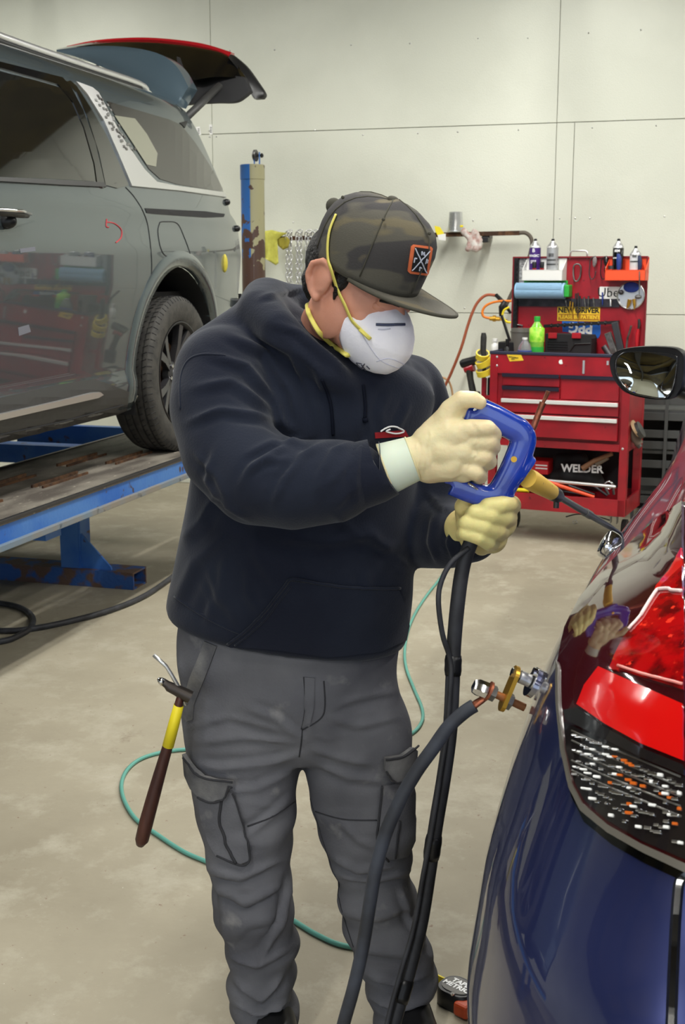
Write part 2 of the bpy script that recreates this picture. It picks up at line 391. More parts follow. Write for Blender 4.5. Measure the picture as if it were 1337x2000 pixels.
# ------------------------------------------------------------------ setting
def structure(name, b, m, M=None): o = obj(name, b, m, None, M); o['kind'] = 'structure'; return o
structure('floor', B().bb((-9, -6, -.1), (9, 9, 0)), m_floor, BM_)
WU = 8.28
wb = structure('wall_back', B().bb((-8, WU+.02, 0), (6, WU+.12, 5.1)), m_wallback, BM_)
zs = [0, 1.257, 2.467, 3.68, 4.9]
for i in range(4):
    vs_ = [-8, -5.78, -3.34, -.968, 1.47, 3.9, 6]
    if i < 2: vs_ = [-8, -5.78, -3.34, -.968, -.855, 1.58, 3.9, 6]
    for a, b_ in zip(vs_[:-1], vs_[1:]):
        obj('panel', B().box(((a+b_)/2, WU+.004, (zs[i]+zs[i+1])/2), (b_-a-.003, .022, zs[i+1]-zs[i]-.004), None, .002), m_wall, wb, BM_)
b = B()
for v_, z_ in [(-3.36, 2.45), (-3.31, 2.45), (-3.36, 2.49)]: b.sph((v_, WU-.008, z_), .006, 6)
for z_ in (2.45, 1.27):
    x = -3.0
    while x < 1.5: b.sph((x, WU-.008, z_+random.choice((-.02, .02))), .0055, 6); x += random.uniform(.18, .42)
for z_ in (3.0, 1.87, .7):
    x = -3.2
    while x < 1.5: b.sph((x, WU-.008, z_+random.uniform(-.01, .01)), .0055, 6); x += random.uniform(.3, .6)
b.sph((-.93, WU-.008, 1.87), .0055, 6); b.sph((-.83, WU-.008, 1.87), .0055, 6)
obj('panel_screws', b, m_silver, wb, BM_, kind='stuff')
structure('wall_left', B().bb((-8.1, -6, 0), (-8, WU, 5.1)), m_wallplain, BM_)
structure('wall_right', B().bb((6, -6, 0), (6.1, WU+.12, 5.1)), m_wallplain, BM_)
b = B().bb((-8, -6.1, 0), (-5, -6, 5.1)); b.bb((-1, -6.1, 0), (1, -6, 5.1)); b.bb((5, -6.1, 0), (6, -6, 5.1)); b.bb((-5, -6.1, 3.6), (-1, -6, 5.1)); b.bb((1, -6.1, 3.6), (5, -6, 5.1))
structure('wall_front', b, m_wallplain, BM_)
def roof(u): return 3.55+(WU-u)*.25 if u > 1 else 3.55+(u+6.2)*.25
b = B(); b.prism([(-8.1, WU+.12, roof(WU)), (-8.1, 1, roof(1)), (-8.1, -6.1, roof(-6)), (-8.1, -6.1, roof(-6)+.1), (-8.1, 1, roof(1)+.1), (-8.1, WU+.12, roof(WU)+.1)], (14.2, 0, 0))
ce = structure('ceiling', b, m_ceil, BM_)
for v_ in (-6.6, -4.4, -2.2, 0, 2.2, 4.4):      # rafters, and purlins across them
    obj('rafter', B().prism([(v_, WU, roof(WU)-.05), (v_, 1, roof(1)-.42), (v_, -6, roof(-6)-.3), (v_, -6, roof(-6)), (v_, 1, roof(1)), (v_, WU, roof(WU))], (.13, 0, 0)), m_beam, ce, BM_)
for u_ in (7.2, 5.6, 4.0, 2.4, -.5, -2.2, -4.0): obj('purlin', B().bb((-8, u_, roof(u_)-.16), (6, u_+.06, roof(u_))), m_beam, ce, BM_)
# ceiling lamps: long LED strips along the bays
k = 0
for v_ in (-4.6, -.9, 2.4):
    for u_ in (-3.2, .4, 3.6, 6.0):
        if v_ < -4 and u_ < 3: continue
        k += 1
        t = thing('ceiling_light', 'long white LED strip light under the roof beams', 'light', uv(u_, v_, roof(u_)-.5), -TH, 'LED strip lights under the roof')
        obj('housing', B().bb((-.06, -1.2, 0), (.06, 1.2, .05)), m_white, t, WMX[t]); 
        [obj('hanger', B().cyl((0, y_, .05), (0, y_, .3), .004, n=6), m_steel, t, WMX[t]) for y_ in (-1, 1)]
        ld = bpy.data.lights.new('lamp', 'AREA'); ld.shape = 'RECTANGLE'; ld.size = .1; ld.size_y = 2.35; ld.energy = STRIP_POWER; ld.color = (1, .985, .93)
        lo = bpy.data.objects.new('lamp', ld); COL.objects.link(lo); lo.parent = t; lo.location = (0, 0, -.01)
for v_ in (-3, 3):      # daylight in the two open bay doors of the front wall
    ld = bpy.data.lights.new('daylight', 'AREA'); ld.shape = 'RECTANGLE'; ld.size = 4; ld.size_y = 3.4; ld.energy = DOOR_POWER; ld.color = (.8, .9, 1)
    lo = bpy.data.objects.new('daylight', ld); COL.objects.link(lo); lo.location = uv(-5.95, v_, 1.8); lo.rotation_euler = (math.pi/2, 0, -TH)
# ------------------------------------------------------------------ grey van on the lift
VC = -3.40
def interp(tab, x):
    for (a, b_), (c_, d) in zip(tab[:-1], tab[1:]):
        if x <= c_: return b_+(d-b_)*max(0, (x-a)/(c_-a))
    return tab[-1][1]
VPROF = [(.90, .90), (.93, .955), (.98, .975), (1.04, .985), (1.10, .972), (1.25, .985), (1.45, 1.0), (1.62, 1.005), (1.74, .99), (1.80, .988), (1.87, .968), (1.95, .945), (2.05, .915), (2.15, .885), (2.25, .853), (2.33, .82), (2.385, .76), (2.42, .66), (2.445, .5), (2.46, .25), (2.465, 0)]
def van_w(u, z):
    w = interp([(p[0], p[1]) for p in VPROF[:-1]], z) if z < 2.46 else .1
    if u > 5.7: w -= .08*((u-5.7)/.8)**2
    if u < 2.2: w -= .25*((2.2-u)/.9)**2
    return w
def van_rear(z):      # where the body side stops at the back
    return interp([(.9, 6.2), (1.2, 6.36), (1.42, 6.48), (1.6, 6.54), (1.78, 6.54), (1.82, 6.36), (1.9, 6.38), (2.27, 6.13), (2.40, 6.0), (2.5, 5.95)], z)
def profile_pts(n=4):
    o = []
    for (z0, w0), (z1, w1) in zip(VPROF[:-1], VPROF[1:]):
        m = max(1, int(math.hypot(z1-z0, w1-w0)/.03))
        for q in range(m): o.append((z0+(z1-z0)*q/m, w0+(w1-w0)*q/m))
    o.append(VPROF[-1]); return o
pp = profile_pts(); arches = [(5.51, 1.06, .49), (2.42, 1.06, .49)]
us = [1.35+(6.30-1.35)*i/170 for i in range(171)]
b = B(); bm = b.bm
for side in (1, -1):
    g = []
    for u in us:
        row = []
        for z, w in pp:
            t = (u-1.35)/(6.30-1.35); uu = 1.35+(van_rear(z)-1.35)*t
            ww = w
            if uu > 5.7: ww = w-.08*((uu-5.7)/.8)**2*(w/1.0)
            if uu < 2.4: ww = w*(1-.3*((2.4-uu)/1.05)**2)
            zz = z
            if uu < 2.9 and z > 1.85: zz = 1.85+(z-1.85)*max(0.0, 1-((2.9-uu)/1.2)**1)**.8 if uu > 1.7 else 1.85-.25*(1.7-uu)/.35
            for cu_, cz, r in arches:
                d = math.hypot(uu-cu_, z-cz)
                if .0 < d < r and z > .9 and d > r-.035: k_ = r/d; uu = cu_+(uu-cu_)*k_; zz = cz+(zz-cz)*k_
            row.append(bm.verts.new(uv(uu, VC+side*ww, zz)))
        g.append(row)
    for i in range(len(us)-1):
        for j in range(len(pp)-1):
            q = (g[i][j], g[i+1][j], g[i+1][j+1], g[i][j+1]); m_ = sum((v.co for v in q), Vector())/4
            if any(math.hypot(m_.dot(U)-cu_, m_.z-cz) < r-.004 for cu_, cz, r in arches) and pp[j][0] < 1.7: continue
            bm.faces.new(q)
bmesh.ops.remove_doubles(bm, verts=bm.verts[:], dist=.0005)
van = thing('van', 'slate grey van raised on the blue lift with its tailgate open', 'van', uv(4, VC, .67), -TH)
vb = obj('body', b, m_van, van, None, 40)
dg = bpy.context.evaluated_depsgraph_get()
vme = vb.data.copy(); VBV = bvh_of(vme, WMX[van])
D = lambda poly, off=.002, th=.006, step=14, sp=0: decal(poly, VBV, off, th, step, sp, 6.)
# underbody, rear opening, arch liners
b = B().bb((VC-.9, 1.5, .92), (VC+.9, 5.0, 1.0)); b.bb((VC-.6, 5.0, .92), (VC+.6, 6.0, 1.1)); obj('underbody', b, m_blackm, van, BM_)
b = B(); b.bb((VC-.8, 5.9, 1.0), (VC+.8, 6.0, 1.25)); b.bb((VC-.85, 1.6, 1.4), (VC+.85, 6.0, 1.43)); obj('boot_floor', b, m_blackm, van, BM_)
for cu_, cz, r in arches:
    for s in (1, -1):
        b = B(); A = []
        for w0, w1 in ((.97, .55),):
            R1 = [[(VC+s*w_, cu_+(r+.003)*math.cos(a), cz+(r+.003)*math.sin(a)) for a in [math.radians(x) for x in range(-20, 201, 10)]] for w_ in (w0, w1)]
        vs = [[b.bm.verts.new(p) for p in row] for row in R1]
        for i in range(len(vs[0])-1): b.bm.faces.new((vs[0][i], vs[0][i+1], vs[1][i+1], vs[1][i]))
        b.bm.faces.new(vs[1]); obj('arch_liner', b, m_blackm, van, BM_)
b = B(); a_ = [(5.51+.53*math.cos(math.radians(x)), 1.06+.53*math.sin(math.radians(x))) for x in range(-14, 196, 5)]
for i, (q, z) in enumerate(a_[:-1]):
    q2, z2 = a_[i+1]
    def pt(q, z, f, o_): x = 5.51+(q-5.51)*f; y = 1.06+(z-1.06)*f; return uv(x, VC+van_w(x, y)+o_, y)
    vs = [b.bm.verts.new(p) for p in (pt(q, z, .93, .012), pt(q2, z2, .93, .012), pt(q2, z2, 1.02, .016), pt(q, z, 1.02, .016), pt(q, z, .93, -.03), pt(q2, z2, .93, -.03), pt(q2, z2, 1.08, -.004), pt(q, z, 1.08, -.004))]
    for f in ((0, 1, 2, 3), (0, 1, 5, 4), (3, 2, 6, 7)): b.bm.faces.new([vs[k_] for k_ in f])
bmesh.ops.remove_doubles(b.bm, verts=b.bm.verts[:], dist=.001)
obj('arch_flare', b, m_van, van, None, True)
# glazing, trim and shut lines laid on the body side
obj('door_window', D([(-180, 80), (0, 140), (70, 158), (118, 172), (148, 212), (172, 270), (188, 355), (95, 349), (-180, 338)], .003), m_glass, van)
obj('window_surround', D([(-180, 58), (0, 122), (120, 152), (135, 168), (160, 215), (184, 280), (203, 362), (200, 368), (188, 362), (182, 320), (162, 250), (140, 200), (112, 166), (0, 134), (-180, 72)], .006, .012, 9), m_blackg, van)
obj('window_sill_trim', D([(-180, 338), (0, 347), (120, 353), (200, 357), (206, 366), (120, 362), (0, 355), (-180, 346)], .008, .012, 9), m_vandull, van)
obj('small_rear_window', D([(136, 158), (148, 168), (178, 215), (208, 268), (236, 330), (250, 362), (228, 368), (205, 362), (192, 300), (170, 230), (148, 180), (128, 160)], .004, .008, 10), m_glass, van)
obj('silver_pillar_trim', D([(146, 160), (178, 172), (190, 182), (206, 212), (238, 272), (280, 332), (304, 356), (345, 364), (436, 376), (443, 386), (350, 373), (255, 364), (228, 300), (200, 236), (168, 185)], .008, .014, 9), m_silver, van, label='silver pillar trim sweeping back under the rear window')
b = B()     # embossed chequer pattern on the pillar trim
for i in range(34):
    t = i/33; x = 188+t*62+random.uniform(-10, 10); y = 190+t*106+random.uniform(-4, 4)
    p, n_ = hit(VBV, x, y, 6); xx, yy, _ = basis(n_); b.box(p+n_*.0095, (.016, .010, .006), Matrix((U, n_.cross(U), n_)).transposed())
obj('chequer_relief', b, m_steel, van, kind='stuff')
obj('rear_quarter_window', D([(208, 198), (262, 214), (330, 234), (352, 244), (378, 276), (408, 322), (436, 370), (430, 374), (345, 360), (312, 350), (290, 330), (250, 268), (222, 222)], .003), m_glassq, van)
obj('rear_window_liner', D([(222, 226), (262, 232), (285, 262), (306, 300), (303, 326), (285, 322), (255, 276)], .0045, .002), mat('light_interior_seen_through_glass', c(120, 120, 104), .4, coat=1), van)
obj('roof_side_trim', D([(350, 240), (366, 236), (360, 250)], .004), m_black, van)
obj('black_trim_slot', D([(282, 407), (400, 413), (438, 418), (436, 424), (400, 425), (300, 418), (286, 416)], .003), m_blackm, van)
b = B()
for pl in ([(245, 366), (262, 385), (280, 415), (290, 450), (296, 520), (290, 570), (272, 650), (258, 720), (250, 765)], [(-60, 420), (140, 424), (250, 402)] if 0 else [(250, 765), (200, 782), (140, 790)],
           [(312, 434), (322, 433), (345, 436), (358, 460), (372, 500), (366, 506), (328, 502), (314, 486), (308, 452), (312, 434)]):
    seam(b, pl, VBV, .0028, 0, 8, 5, 6)
obj('shut_line', b, m_blackm, van)
# lower cladding and silver strip
obj('sill_cladding', D([(-180, 800), (0, 777), (110, 752), (182, 741), (232, 758), (250, 765), (246, 800), (228, 812), (120, 838), (0, 862), (-180, 900)], .006, .012), m_vandull, van)
obj('silver_sill_strip', D([(-180, 842), (0, 806), (100, 784), (175, 766), (190, 765), (196, 770), (186, 776), (110, 793), (0, 818), (-180, 856)], .016, .012, 8), m_silver, van, label='bright silver strip along the sill')
b = B(); seam(b, [(-180, 884), (0, 847), (120, 822), (238, 790)], VBV, .003, .008, 10, 5, 6, False); obj('sill_crease', b, m_blackm, van)
# door handle
b = B(); hp, hn = hit(VBV, 12, 422, 6)
b.tube([hp+hn*.035-U*.28, hp+hn*.05-U*.1, hp+hn*.045+U*.02, hp+hn*.03+U*.09], [.014, .018, .018, .012], 10, flat=.7); h_ = obj('door_handle', b, m_black, van, None, True)
b = B(); b.tube([hp+hn*.062-U*.26+Z*.006, hp+hn*.068+Z*.008, hp+hn*.048+U*.09+Z*.004], .006, 8); obj('chrome_strip', b, m_chrome, h_, None, True)
b = B(); b.sph(hp+hn*.01-Z*.02-U*.02, .04, 14, (1, .5, .7)); obj('handle_recess', b, m_black, h_, None, True)
# red marker scribble and stickers
b = B(); seam(b, [(208, 428), (207, 442), (212, 444)], VBV, .0028, .001, 6, 5, 6); seam(b, [(207, 434), (222, 436), (236, 448), (236, 464), (226, 474)], VBV, .0028, .001, 6, 5, 6)
obj('marker_scribble', b, m_chalk, van, label='red marker curl drawn on the rear door')
for poly in ([(38, 486), (68, 482), (69, 490), (40, 494)], [(35, 640), (56, 634), (60, 648), (37, 656)]): obj('sticker', D(poly, .001, .002, 8), m_letter if 0 else mat('faded_sticker', c(110, 112, 122), .4), van)
# roof rail
b = B(); pts = [onv(x, y, VC+.70) for x, y in [(-160, 8), (0, 72), (150, 124), (270, 164)]]; pts += [pts[-1]+U*.09-Z*.03]
b.tube(cat(pts, 4), .018, 10); b.cyl(pts[-2], pts[-2]-Z*.04, .014); b.cyl(pts[0], pts[0]-Z*.05, .014); obj('roof_rail', b, m_silver, van, None, True)
b = B(); b.tube([p+V*.012-Z*.022 for p in cat(pts[:4], 4)], .012, 8); obj('roof_rail_gasket', b, m_black, van, None, True)
# stripped rear corner and its bracketry
b = B()
for pl, w_ in (([(428, 440), (462, 432), (470, 470), (470, 560), (455, 592), (440, 560), (420, 500)], .04),): b = decal(pl, VBV, -.01, .03, 12, 0, 6.3)
obj('rear_corner_panel', b, m_vanbody2, van)
b = B(); q = onv(456, 592, -2.5); b.box(q+U*.02, (.10, .16, .05), None, .01); b.cyl(q+U*.02+Z*.02, q+U*.02+Z*.12, .008); b.cyl(q+U*.1, q+U*.1+Z*.05, .01); obj('tow_bracket', b, m_black, van)
b = B(); q = hit(VBV, 438, 514, 6.2)[0]; b.sph(q, .03, 12, (.6, .5, 1.6)); obj('yellow_seal', b, mat('yellow_seal_paint', c(190, 176, 60), .6), van, None, True)
for x, y in ((438, 394), (458, 446)):
    b = B(); q = hit(VBV, x, y, 6.2)[0]+U*.01; b.cyl(q, q+U*.05, .011, n=10); b.cyl(q+U*.02, q+U*.035, .017, n=10); obj('rubber_buffer', b, m_black, van, None, True)
# wheels
def wheel(u, s, full):
    t_ = obj('wheel', B().bb((0, 0, 0), (.01, .01, .01)), m_tire, van) if 0 else None
    M = Matrix.Translation(uv(u, VC+s*.99, 1.04)) @ BM_ @ Matrix.Rotation(math.pi/2*s, 4, 'Y')      # local z = outwards
    R0 = .37; pr = [(.255, -.20), (.30, -.215), (.345, -.205), (.362, -.185), (.368, -.17)]
    for k_ in range(4):
        z_ = -.15+k_*.036; pr += [(.371, z_), (.371, z_+.002), (.361, z_+.004), (.361, z_+.010), (.371, z_+.012)]
    pr += [(.371, -.012), (.369, -.006), (.358, .004), (.340, .012), (.310, .014), (.275, .008), (.256, .0), (.25, -.01), (.25, -.19), (.255, -.20)]
    tyre = obj('tyre', B().lathe(pr, M, 96), m_tire, van, None, 35)
    b = B()
    for k_ in range(72):
        a = 2*math.pi*k_/72
        for (z0, z1) in ((-.012, -.038), (-.05, -.072), (-.12, -.142)):
            p = [M @ Vector((rr*math.cos(a+sh), rr*math.sin(a+sh), z)) for rr, z, sh in ((.3725, z0, 0), (.3725, z1, .03))]
            b.cyl(p[0], p[1], .0016, n=4)
        p = [M @ Vector((rr*math.cos(a), rr*math.sin(a), z)) for rr, z in ((.3705, -.006), (.352, .0085))]; b.cyl(p[0], p[1], .002, n=4)
    obj('tread_sipes', b, m_blackm, tyre, kind='stuff')
    rim = obj('rim', B().lathe([(.245, -.19), (.25, -.01), (.254, .003), (.248, .004), (.238, -.008), (.232, -.03), (.225, -.15), (.2, -.17), (.2, -.18)], M, 64), mat('dark_alloy', c(60, 60, 62), .35, .7), van, None, 40)
    m_al = mat('grey_alloy', c(84, 84, 88), .3, .7)
    for k_ in range(5):
        a = 2*math.pi*k_/5+.25
        for da in (-.13, .13):
            b = B(); d0 = Vector((math.cos(a+da*.6), math.sin(a+da*.6), 0)); d1 = Vector((math.cos(a+da*1.7), math.sin(a+da*1.7), 0)); tx = Vector((-math.sin(a), math.cos(a), 0))
            rg = [[d*rr+tx*x+Z*z for x, z in ((-w_, z1), (w_, z1), (w_*.7, z1-.035), (-w_*.7, z1-.035))] for d, rr, w_, z1 in ((d0, .05, .014, -.035), (d0*.6+d1*.4, .14, .016, -.022), (d1, .238, .022, -.008))]
            b.rings([[M @ p for p in r_] for r_ in rg]); obj('spoke', b, m_al, rim)
    obj('hub_cap', B().lathe([(.001, -.02), (.03, -.022), (.034, -.03), (.06, -.04), (.065, -.07)], M, 24), m_dsteel, rim, None, 40)
    b = B()
    for k_ in range(5): a = 2*math.pi*k_/5; b.cyl(M @ Vector((.05*math.cos(a), .05*math.sin(a), -.045)), M @ Vector((.05*math.cos(a), .05*math.sin(a), -.028)), .009, n=6)
    obj('wheel_nuts', b, m_chrome, rim, kind='stuff')
    obj('brake_disc', B().lathe([(.001, -.09), (.16, -.09), (.16, -.11), (.001, -.11)], M, 32), m_rust, van, None, 40)
for u_ in (5.51, 2.42):
    for s_ in (1, -1): wheel(u_, s_, True)
# open tailgate
def pu(l): return [onu(x, y, u_) for x, y, u_ in l]
def slab(name, pts, m, th=.03, parent=None, d=None):
    n = (pts[1]-pts[0]).cross(pts[-1]-pts[0]).normalized() if d is None else d
    vs = [Vector((p.x, p.y, p.z)) for p in pts]; b = B(); A = [b.bm.verts.new(p) for p in vs]; C_ = [b.bm.verts.new(p+n*th) for p in vs]
    for i in range(len(A)): j = (i+1) % len(A); b.bm.faces.new((A[i], A[j], C_[j], C_[i]))
    f1 = b.bm.faces.new(A); f2 = b.bm.faces.new(C_[::-1]); bmesh.ops.triangulate(b.bm, faces=[f1, f2]); return b
def loft(name, a_, b__, m, th=.02, n=24, parent=van, bulge=0., label=None):
    """skin between two rails, with thickness"""
    A = cat(a_, 8); C_ = cat(b__, 8)
    def res(q): 
        o = []
        for i in range(n+1): t = i/n*(len(q)-1); k_ = min(int(t), len(q)-2); o.append(q[k_].lerp(q[k_+1], t-k_))
        return o
    A = res(A); C_ = res(C_); b = B(); K = 8; g = []
    for i in range(n+1):
        w_ = (C_[i]-A[i]); tn = (A[min(n, i+1)]-A[max(0, i-1)]); nn_ = w_.cross(tn)
        nn_ = nn_.normalized() if nn_.length > 1e-9 else Z
        g.append([A[i]+w_*(q/K)+nn_*(bulge*math.sin(math.pi*q/K)) for q in range(K+1)])
    for off in (0, 1):
        vs = [[b.bm.verts.new(p+U*th*off) for p in r_] for r_ in g]
        for i in range(n):
            for q in range(K): b.bm.faces.new((vs[i][q], vs[i+1][q], vs[i+1][q+1], vs[i][q+1]))
        if off == 0: v0 = vs
    for i in range(n):
        for q in (0, K): b.bm.faces.new((v0[i][q], v0[i+1][q], vs[i+1][q], vs[i][q]))
    for q in range(K):
        for i in (0, n): b.bm.faces.new((v0[i][q], v0[i][q+1], vs[i][q+1], vs[i][q]))
    bmesh.ops.remove_doubles(b.bm, verts=b.bm.verts[:], dist=1e-5)
    return obj(name, b, m, parent, None, 50, label)
tg = loft('tailgate', pu([(110, 95, 6.75), (200, 80, 6.9), (300, 78, 6.95), (400, 92, 6.9), (450, 112, 6.85), (478, 150, 6.8)]), pu([(150, 100, 6.3), (230, 130, 6.35), (310, 160, 6.4), (365, 158, 6.5), (420, 150, 6.6), (476, 153, 6.78)]), m_blackg, .02)
tl = loft('tail_lamp_bar', pu([(130, 90, 6.84), (190, 78, 6.92), (270, 73, 6.96), (340, 77, 6.95), (400, 86, 6.92), (452, 102, 6.88)]), pu([(132, 92, 6.83), (190, 84, 6.9), (270, 81, 6.94), (340, 87, 6.93), (400, 98, 6.9), (446, 112, 6.86)]), mat('dark_red_lens_bar', c(150, 20, 28), .25, coat=1), .05, parent=tg)
loft('chrome_edge', pu([(190, 85, 6.895), (270, 82, 6.93), (340, 88, 6.92), (400, 99, 6.89), (444, 120, 6.84), (468, 136, 6.8), (480, 152, 6.77)]), pu([(190, 88, 6.89), (270, 85, 6.92), (340, 92, 6.91), (400, 104, 6.88), (440, 124, 6.83), (462, 139, 6.79), (474, 154, 6.76)]), m_chrome, .01, parent=tg)
loft('lower_bumper_edge', pu([(450, 104, 6.9), (478, 128, 6.88), (500, 158, 6.86), (515, 182, 6.85), (511, 192, 6.85)]), pu([(446, 112, 6.8), (468, 140, 6.8), (482, 160, 6.8), (488, 180, 6.8), (496, 193, 6.8)]), m_black, .05, parent=tg)
loft('inner_trim', pu([(345, 110, 6.55), (355, 135, 6.6), (378, 152, 6.7), (420, 146, 6.7), (476, 150, 6.75)]), pu([(352, 205, 6.35), (380, 202, 6.4), (420, 200, 6.5), (460, 198, 6.6), (488, 178, 6.7)]), m_blackm, .05, parent=tg)
loft('rear_spoiler', pu([(110, 97, 6.25), (180, 90, 6.28), (250, 92, 6.3), (310, 105, 6.3), (345, 130, 6.3), (368, 170, 6.28)]), pu([(110, 100, 6.0), (160, 115, 6.02), (220, 140, 6.04), (280, 168, 6.06), (320, 200, 6.1), (345, 207, 6.15)]), mat('spoiler_slate_paint', c(72, 88, 98), .3, .3, coat=.6), .12, parent=tg, bulge=-.03)
b = B(); b.tube([onu(355, 238, 6.12), onu(428, 168, 6.6)], .02, 12); obj('gas_strut', b, m_vandull, van, None, True)
for v_ in (VC+.2, VC-.2): b = B(); b.tube([uv(5.92, v_, 2.41), uv(6.05, v_, 2.52), uv(6.3, v_, 2.6)], .02, 8); obj('tailgate_hinge', b, m_black, van)
# ------------------------------------------------------------------ blue lift
lift = thing('vehicle_lift', 'blue steel vehicle lift with worn decks carrying the grey van', 'lift', uv(5.4, -3.4, 0), -TH)
for (va, vb_) in ((-2.96, -2.31), (-4.45, -3.82)):
    y0, y1 = 1.2, 6.7
    b = B()     # deck plate with real slots
    slots = [(3.60, .0), (4.28, .0), (4.93, .0), (5.9, 0)] if va > -3 else []
    xs = [va, va+.22, va+.265, va+.40, va+.445, vb_]
    if slots:
        for i in range(5):
            if i in (1, 3):
                yy = y0
                for sy, _ in slots: b.bb((xs[i], yy, .655), (xs[i+1], sy+(.07 if i == 3 else -.05), .67)); yy = sy+.36+(.07 if i == 3 else -.05)
                b.bb((xs[i], yy, .655), (xs[i+1], y1, .67))
            else: b.bb((xs[i], y0, .655), (xs[i+1], y1, .67))
    else: b.bb((va, y0, .655), (vb_, y1, .67))
    dk = obj('deck', b, m_deck, lift, BM_)
    for sy, _ in slots:
        for i in (1, 3):
            yy = sy+(.07 if i == 3 else -.05); b = B(); b.bb((xs[i]-.006, yy-.01, .668), (xs[i]+.002, yy+.37, .682)); b.bb((xs[i+1]-.002, yy-.01, .668), (xs[i+1]+.006, yy+.37, .68)); obj('slot_edge', b, m_rust, dk, BM_)
    for s, vv in ((1, vb_), (-1, va)):
        b = B(); b.bb((vv-s*.03, y0, .59), (vv-s*.004, y1, .655)); obj('side_beam', b, m_blue, lift, BM_)
        b = B(); b.bb((vv-s*.05, y0, .566), (vv+s*.012, y1, .59), .003); obj('beam_flange', b, m_bluegrey, lift, BM_)
        b = B(); b.bb((vv-s*.012, y0, .662), (vv+s*.006, y1, .675), .002); obj('edge_bead', b, m_dsteel, lift, BM_)
b = B(); b.bb((-3.80, 6.3, .3), (-2.98, 6.36, .66)); b.bb((-6.0, 6.9, .3), (-4.46, 6.96, .72)); b.bm.free()
obj('added_end_plate', B().bb((-3.80, 6.3, .3), (-2.98, 6.36, .66)), m_blue, lift, BM_); obj('added_side_plate', B().bb((-4.5, 3.0, .3), (-4.47, 6.7, .66)), m_blue, lift, BM_)  # plates added to darken the bright view under the van
for y0 in (4.15, 5.9): b = B(); b.bb((-4.5, y0, .50), (-2.4, y0+.12, .60)); obj('cross_beam', b, m_blue, lift, BM_)
for yc in (5.38, 2.0):
    x1, x0 = -2.60, -4.6; b = B()
    for a, bb_ in (((x0, yc-.075, 0), (x1, yc-.065, .085)), ((x0, yc+.065, 0), (x1, yc+.075, .085)), ((x0, yc-.065, .077), (x1, yc+.065, .085)), ((x0, yc-.065, 0), (x1, yc+.065, .008))): b.bb(a, bb_)
    obj('base_tube', b, m_bluerust, lift, BM_)
    for xp in (-2.90, -4.05):
        b = B(); b.bb((xp-.10, yc-.05, .085), (xp-.09, yc+.05, .566)); b.bb((xp+.0, yc-.05, .085), (xp+.01, yc+.05, .566)); b.bb((xp-.09, yc-.01, .085), (xp, yc+.0, .566)); b.bb((xp-.10, yc-.055, .085), (xp-.0, yc-.045, .566)); obj('post', b, m_blue, lift, BM_)
        s = 1 if xp > -3.5 else -1; x_ = xp+.01 if s > 0 else xp-.10
        b = B().prism([(x_, yc-.045, .085), (x_+s*.16, yc-.045, .085), (x_+s*.155, yc-.045, .10), (x_, yc-.045, .26)], (0, .012, 0)); obj('gusset', b, m_blue, lift, BM_)
# ------------------------------------------------------------------ column, wall rail, chains
cl = thing('pulling_tower', 'tall chipped blue and cream steel column with a pulley on top, behind the van', 'column', uv(7.4, -2.725, 0))
ct = (onu(470, 322, 7.4)+onu(515, 322, 7.4))/2; cx_, cy_ = ct.x, ct.y
cl.location = (cx_, cy_, 0); WMX[cl] = Matrix.Translation(Vector((cx_, cy_, 0)))
b = B().lathe([(.078, 0), (.078, .01), (.0735, .012), (.0735, ct.z-.09), (.0765, ct.z-.088), (.0765, ct.z-.004), (.073, ct.z)], None, 40)
me_ = bpy.data.meshes.new('x'); bmesh.ops.recalc_face_normals(b.bm, faces=b.bm.faces[:]); b.bm.to_mesh(me_); b.bm.free()
colo = bpy.data.objects.new('post', me_); COL.objects.link(colo); colo.parent = cl; me_.materials.append(m_column); smooth_angle(me_, 40)
# shift the paint's object space to the column's top
me_.transform(Matrix.Translation((0, 0, -ct.z+.9))); colo.location = (0, 0, ct.z-.9)
q = Vector((cx_+.02, cy_, ct.z)); b = B(); b.bb(q+Vector((-.01, -.02, 0)), q+Vector((-.004, .02, .075))); b.bb(q+Vector((.022, -.02, 0)), q+Vector((.028, .02, .075))); obj('pulley_bracket', b, m_blue, cl)
b = B(); M = Matrix.Translation(q+Vector((0, 0, .055))) @ Matrix.Rotation(-.35, 4, 'Z') @ Matrix.Rotation(math.pi/2, 4, 'Y'); b.lathe([(.005, -.008), (.034, -.008), (.036, -.006), (.028, 0), (.036, .006), (.034, .008), (.005, .008)], M, 28); pw = obj('pulley_wheel', b, m_steel, cl, None, 40)
b = B(); b.cyl(q+Vector((-.02, 0, .055)), q+Vector((.05, -.01, .055)), .008, n=10); b.cyl(q+Vector((.035, -.007, .055)), q+Vector((.045, -.009, .055)), .015, n=6); obj('axle_bolt', b, m_dsteel, cl)
rl = thing('wall_rail', 'rusty steel rail fixed along the wall, bent down at its right end', 'rail', uv(8.1, -2, 1.78), -TH)
RU = 8.14
def ru(x, y, d=0): return onu(x, y, RU-d)
b = B(); p0, p1 = ru(540, 466), ru(1014, 455); b.box((p0+p1)/2, ((p1-p0).length, .03, .028), Matrix.Rotation(-TH, 3, 'Z') @ Matrix.Rotation(-math.asin((p1.z-p0.z)/(p1-p0).length), 3, 'Y')); obj('bar', b, m_rust, rl)
b = B().tube(cat([ru(1012, 455), ru(1026, 455), ru(1036, 464), ru(1038, 480), ru(1030, 510), ru(1005, 560), ru(985, 602)], 6), .013, 12); obj('bent_pipe', b, mat('grey_brown_pipe', c(92, 84, 74), .6), rl, None, True)
b = B(); 
for x in (948, 820, 660): q = ru(x, 462); b.box(q-Z*.02+U*.0, (.045, .08, .035), Matrix.Rotation(-TH, 3, 'Z'), .004); b.box(q+U*.06, (.05, .12, .02), Matrix.Rotation(-TH, 3, 'Z'))
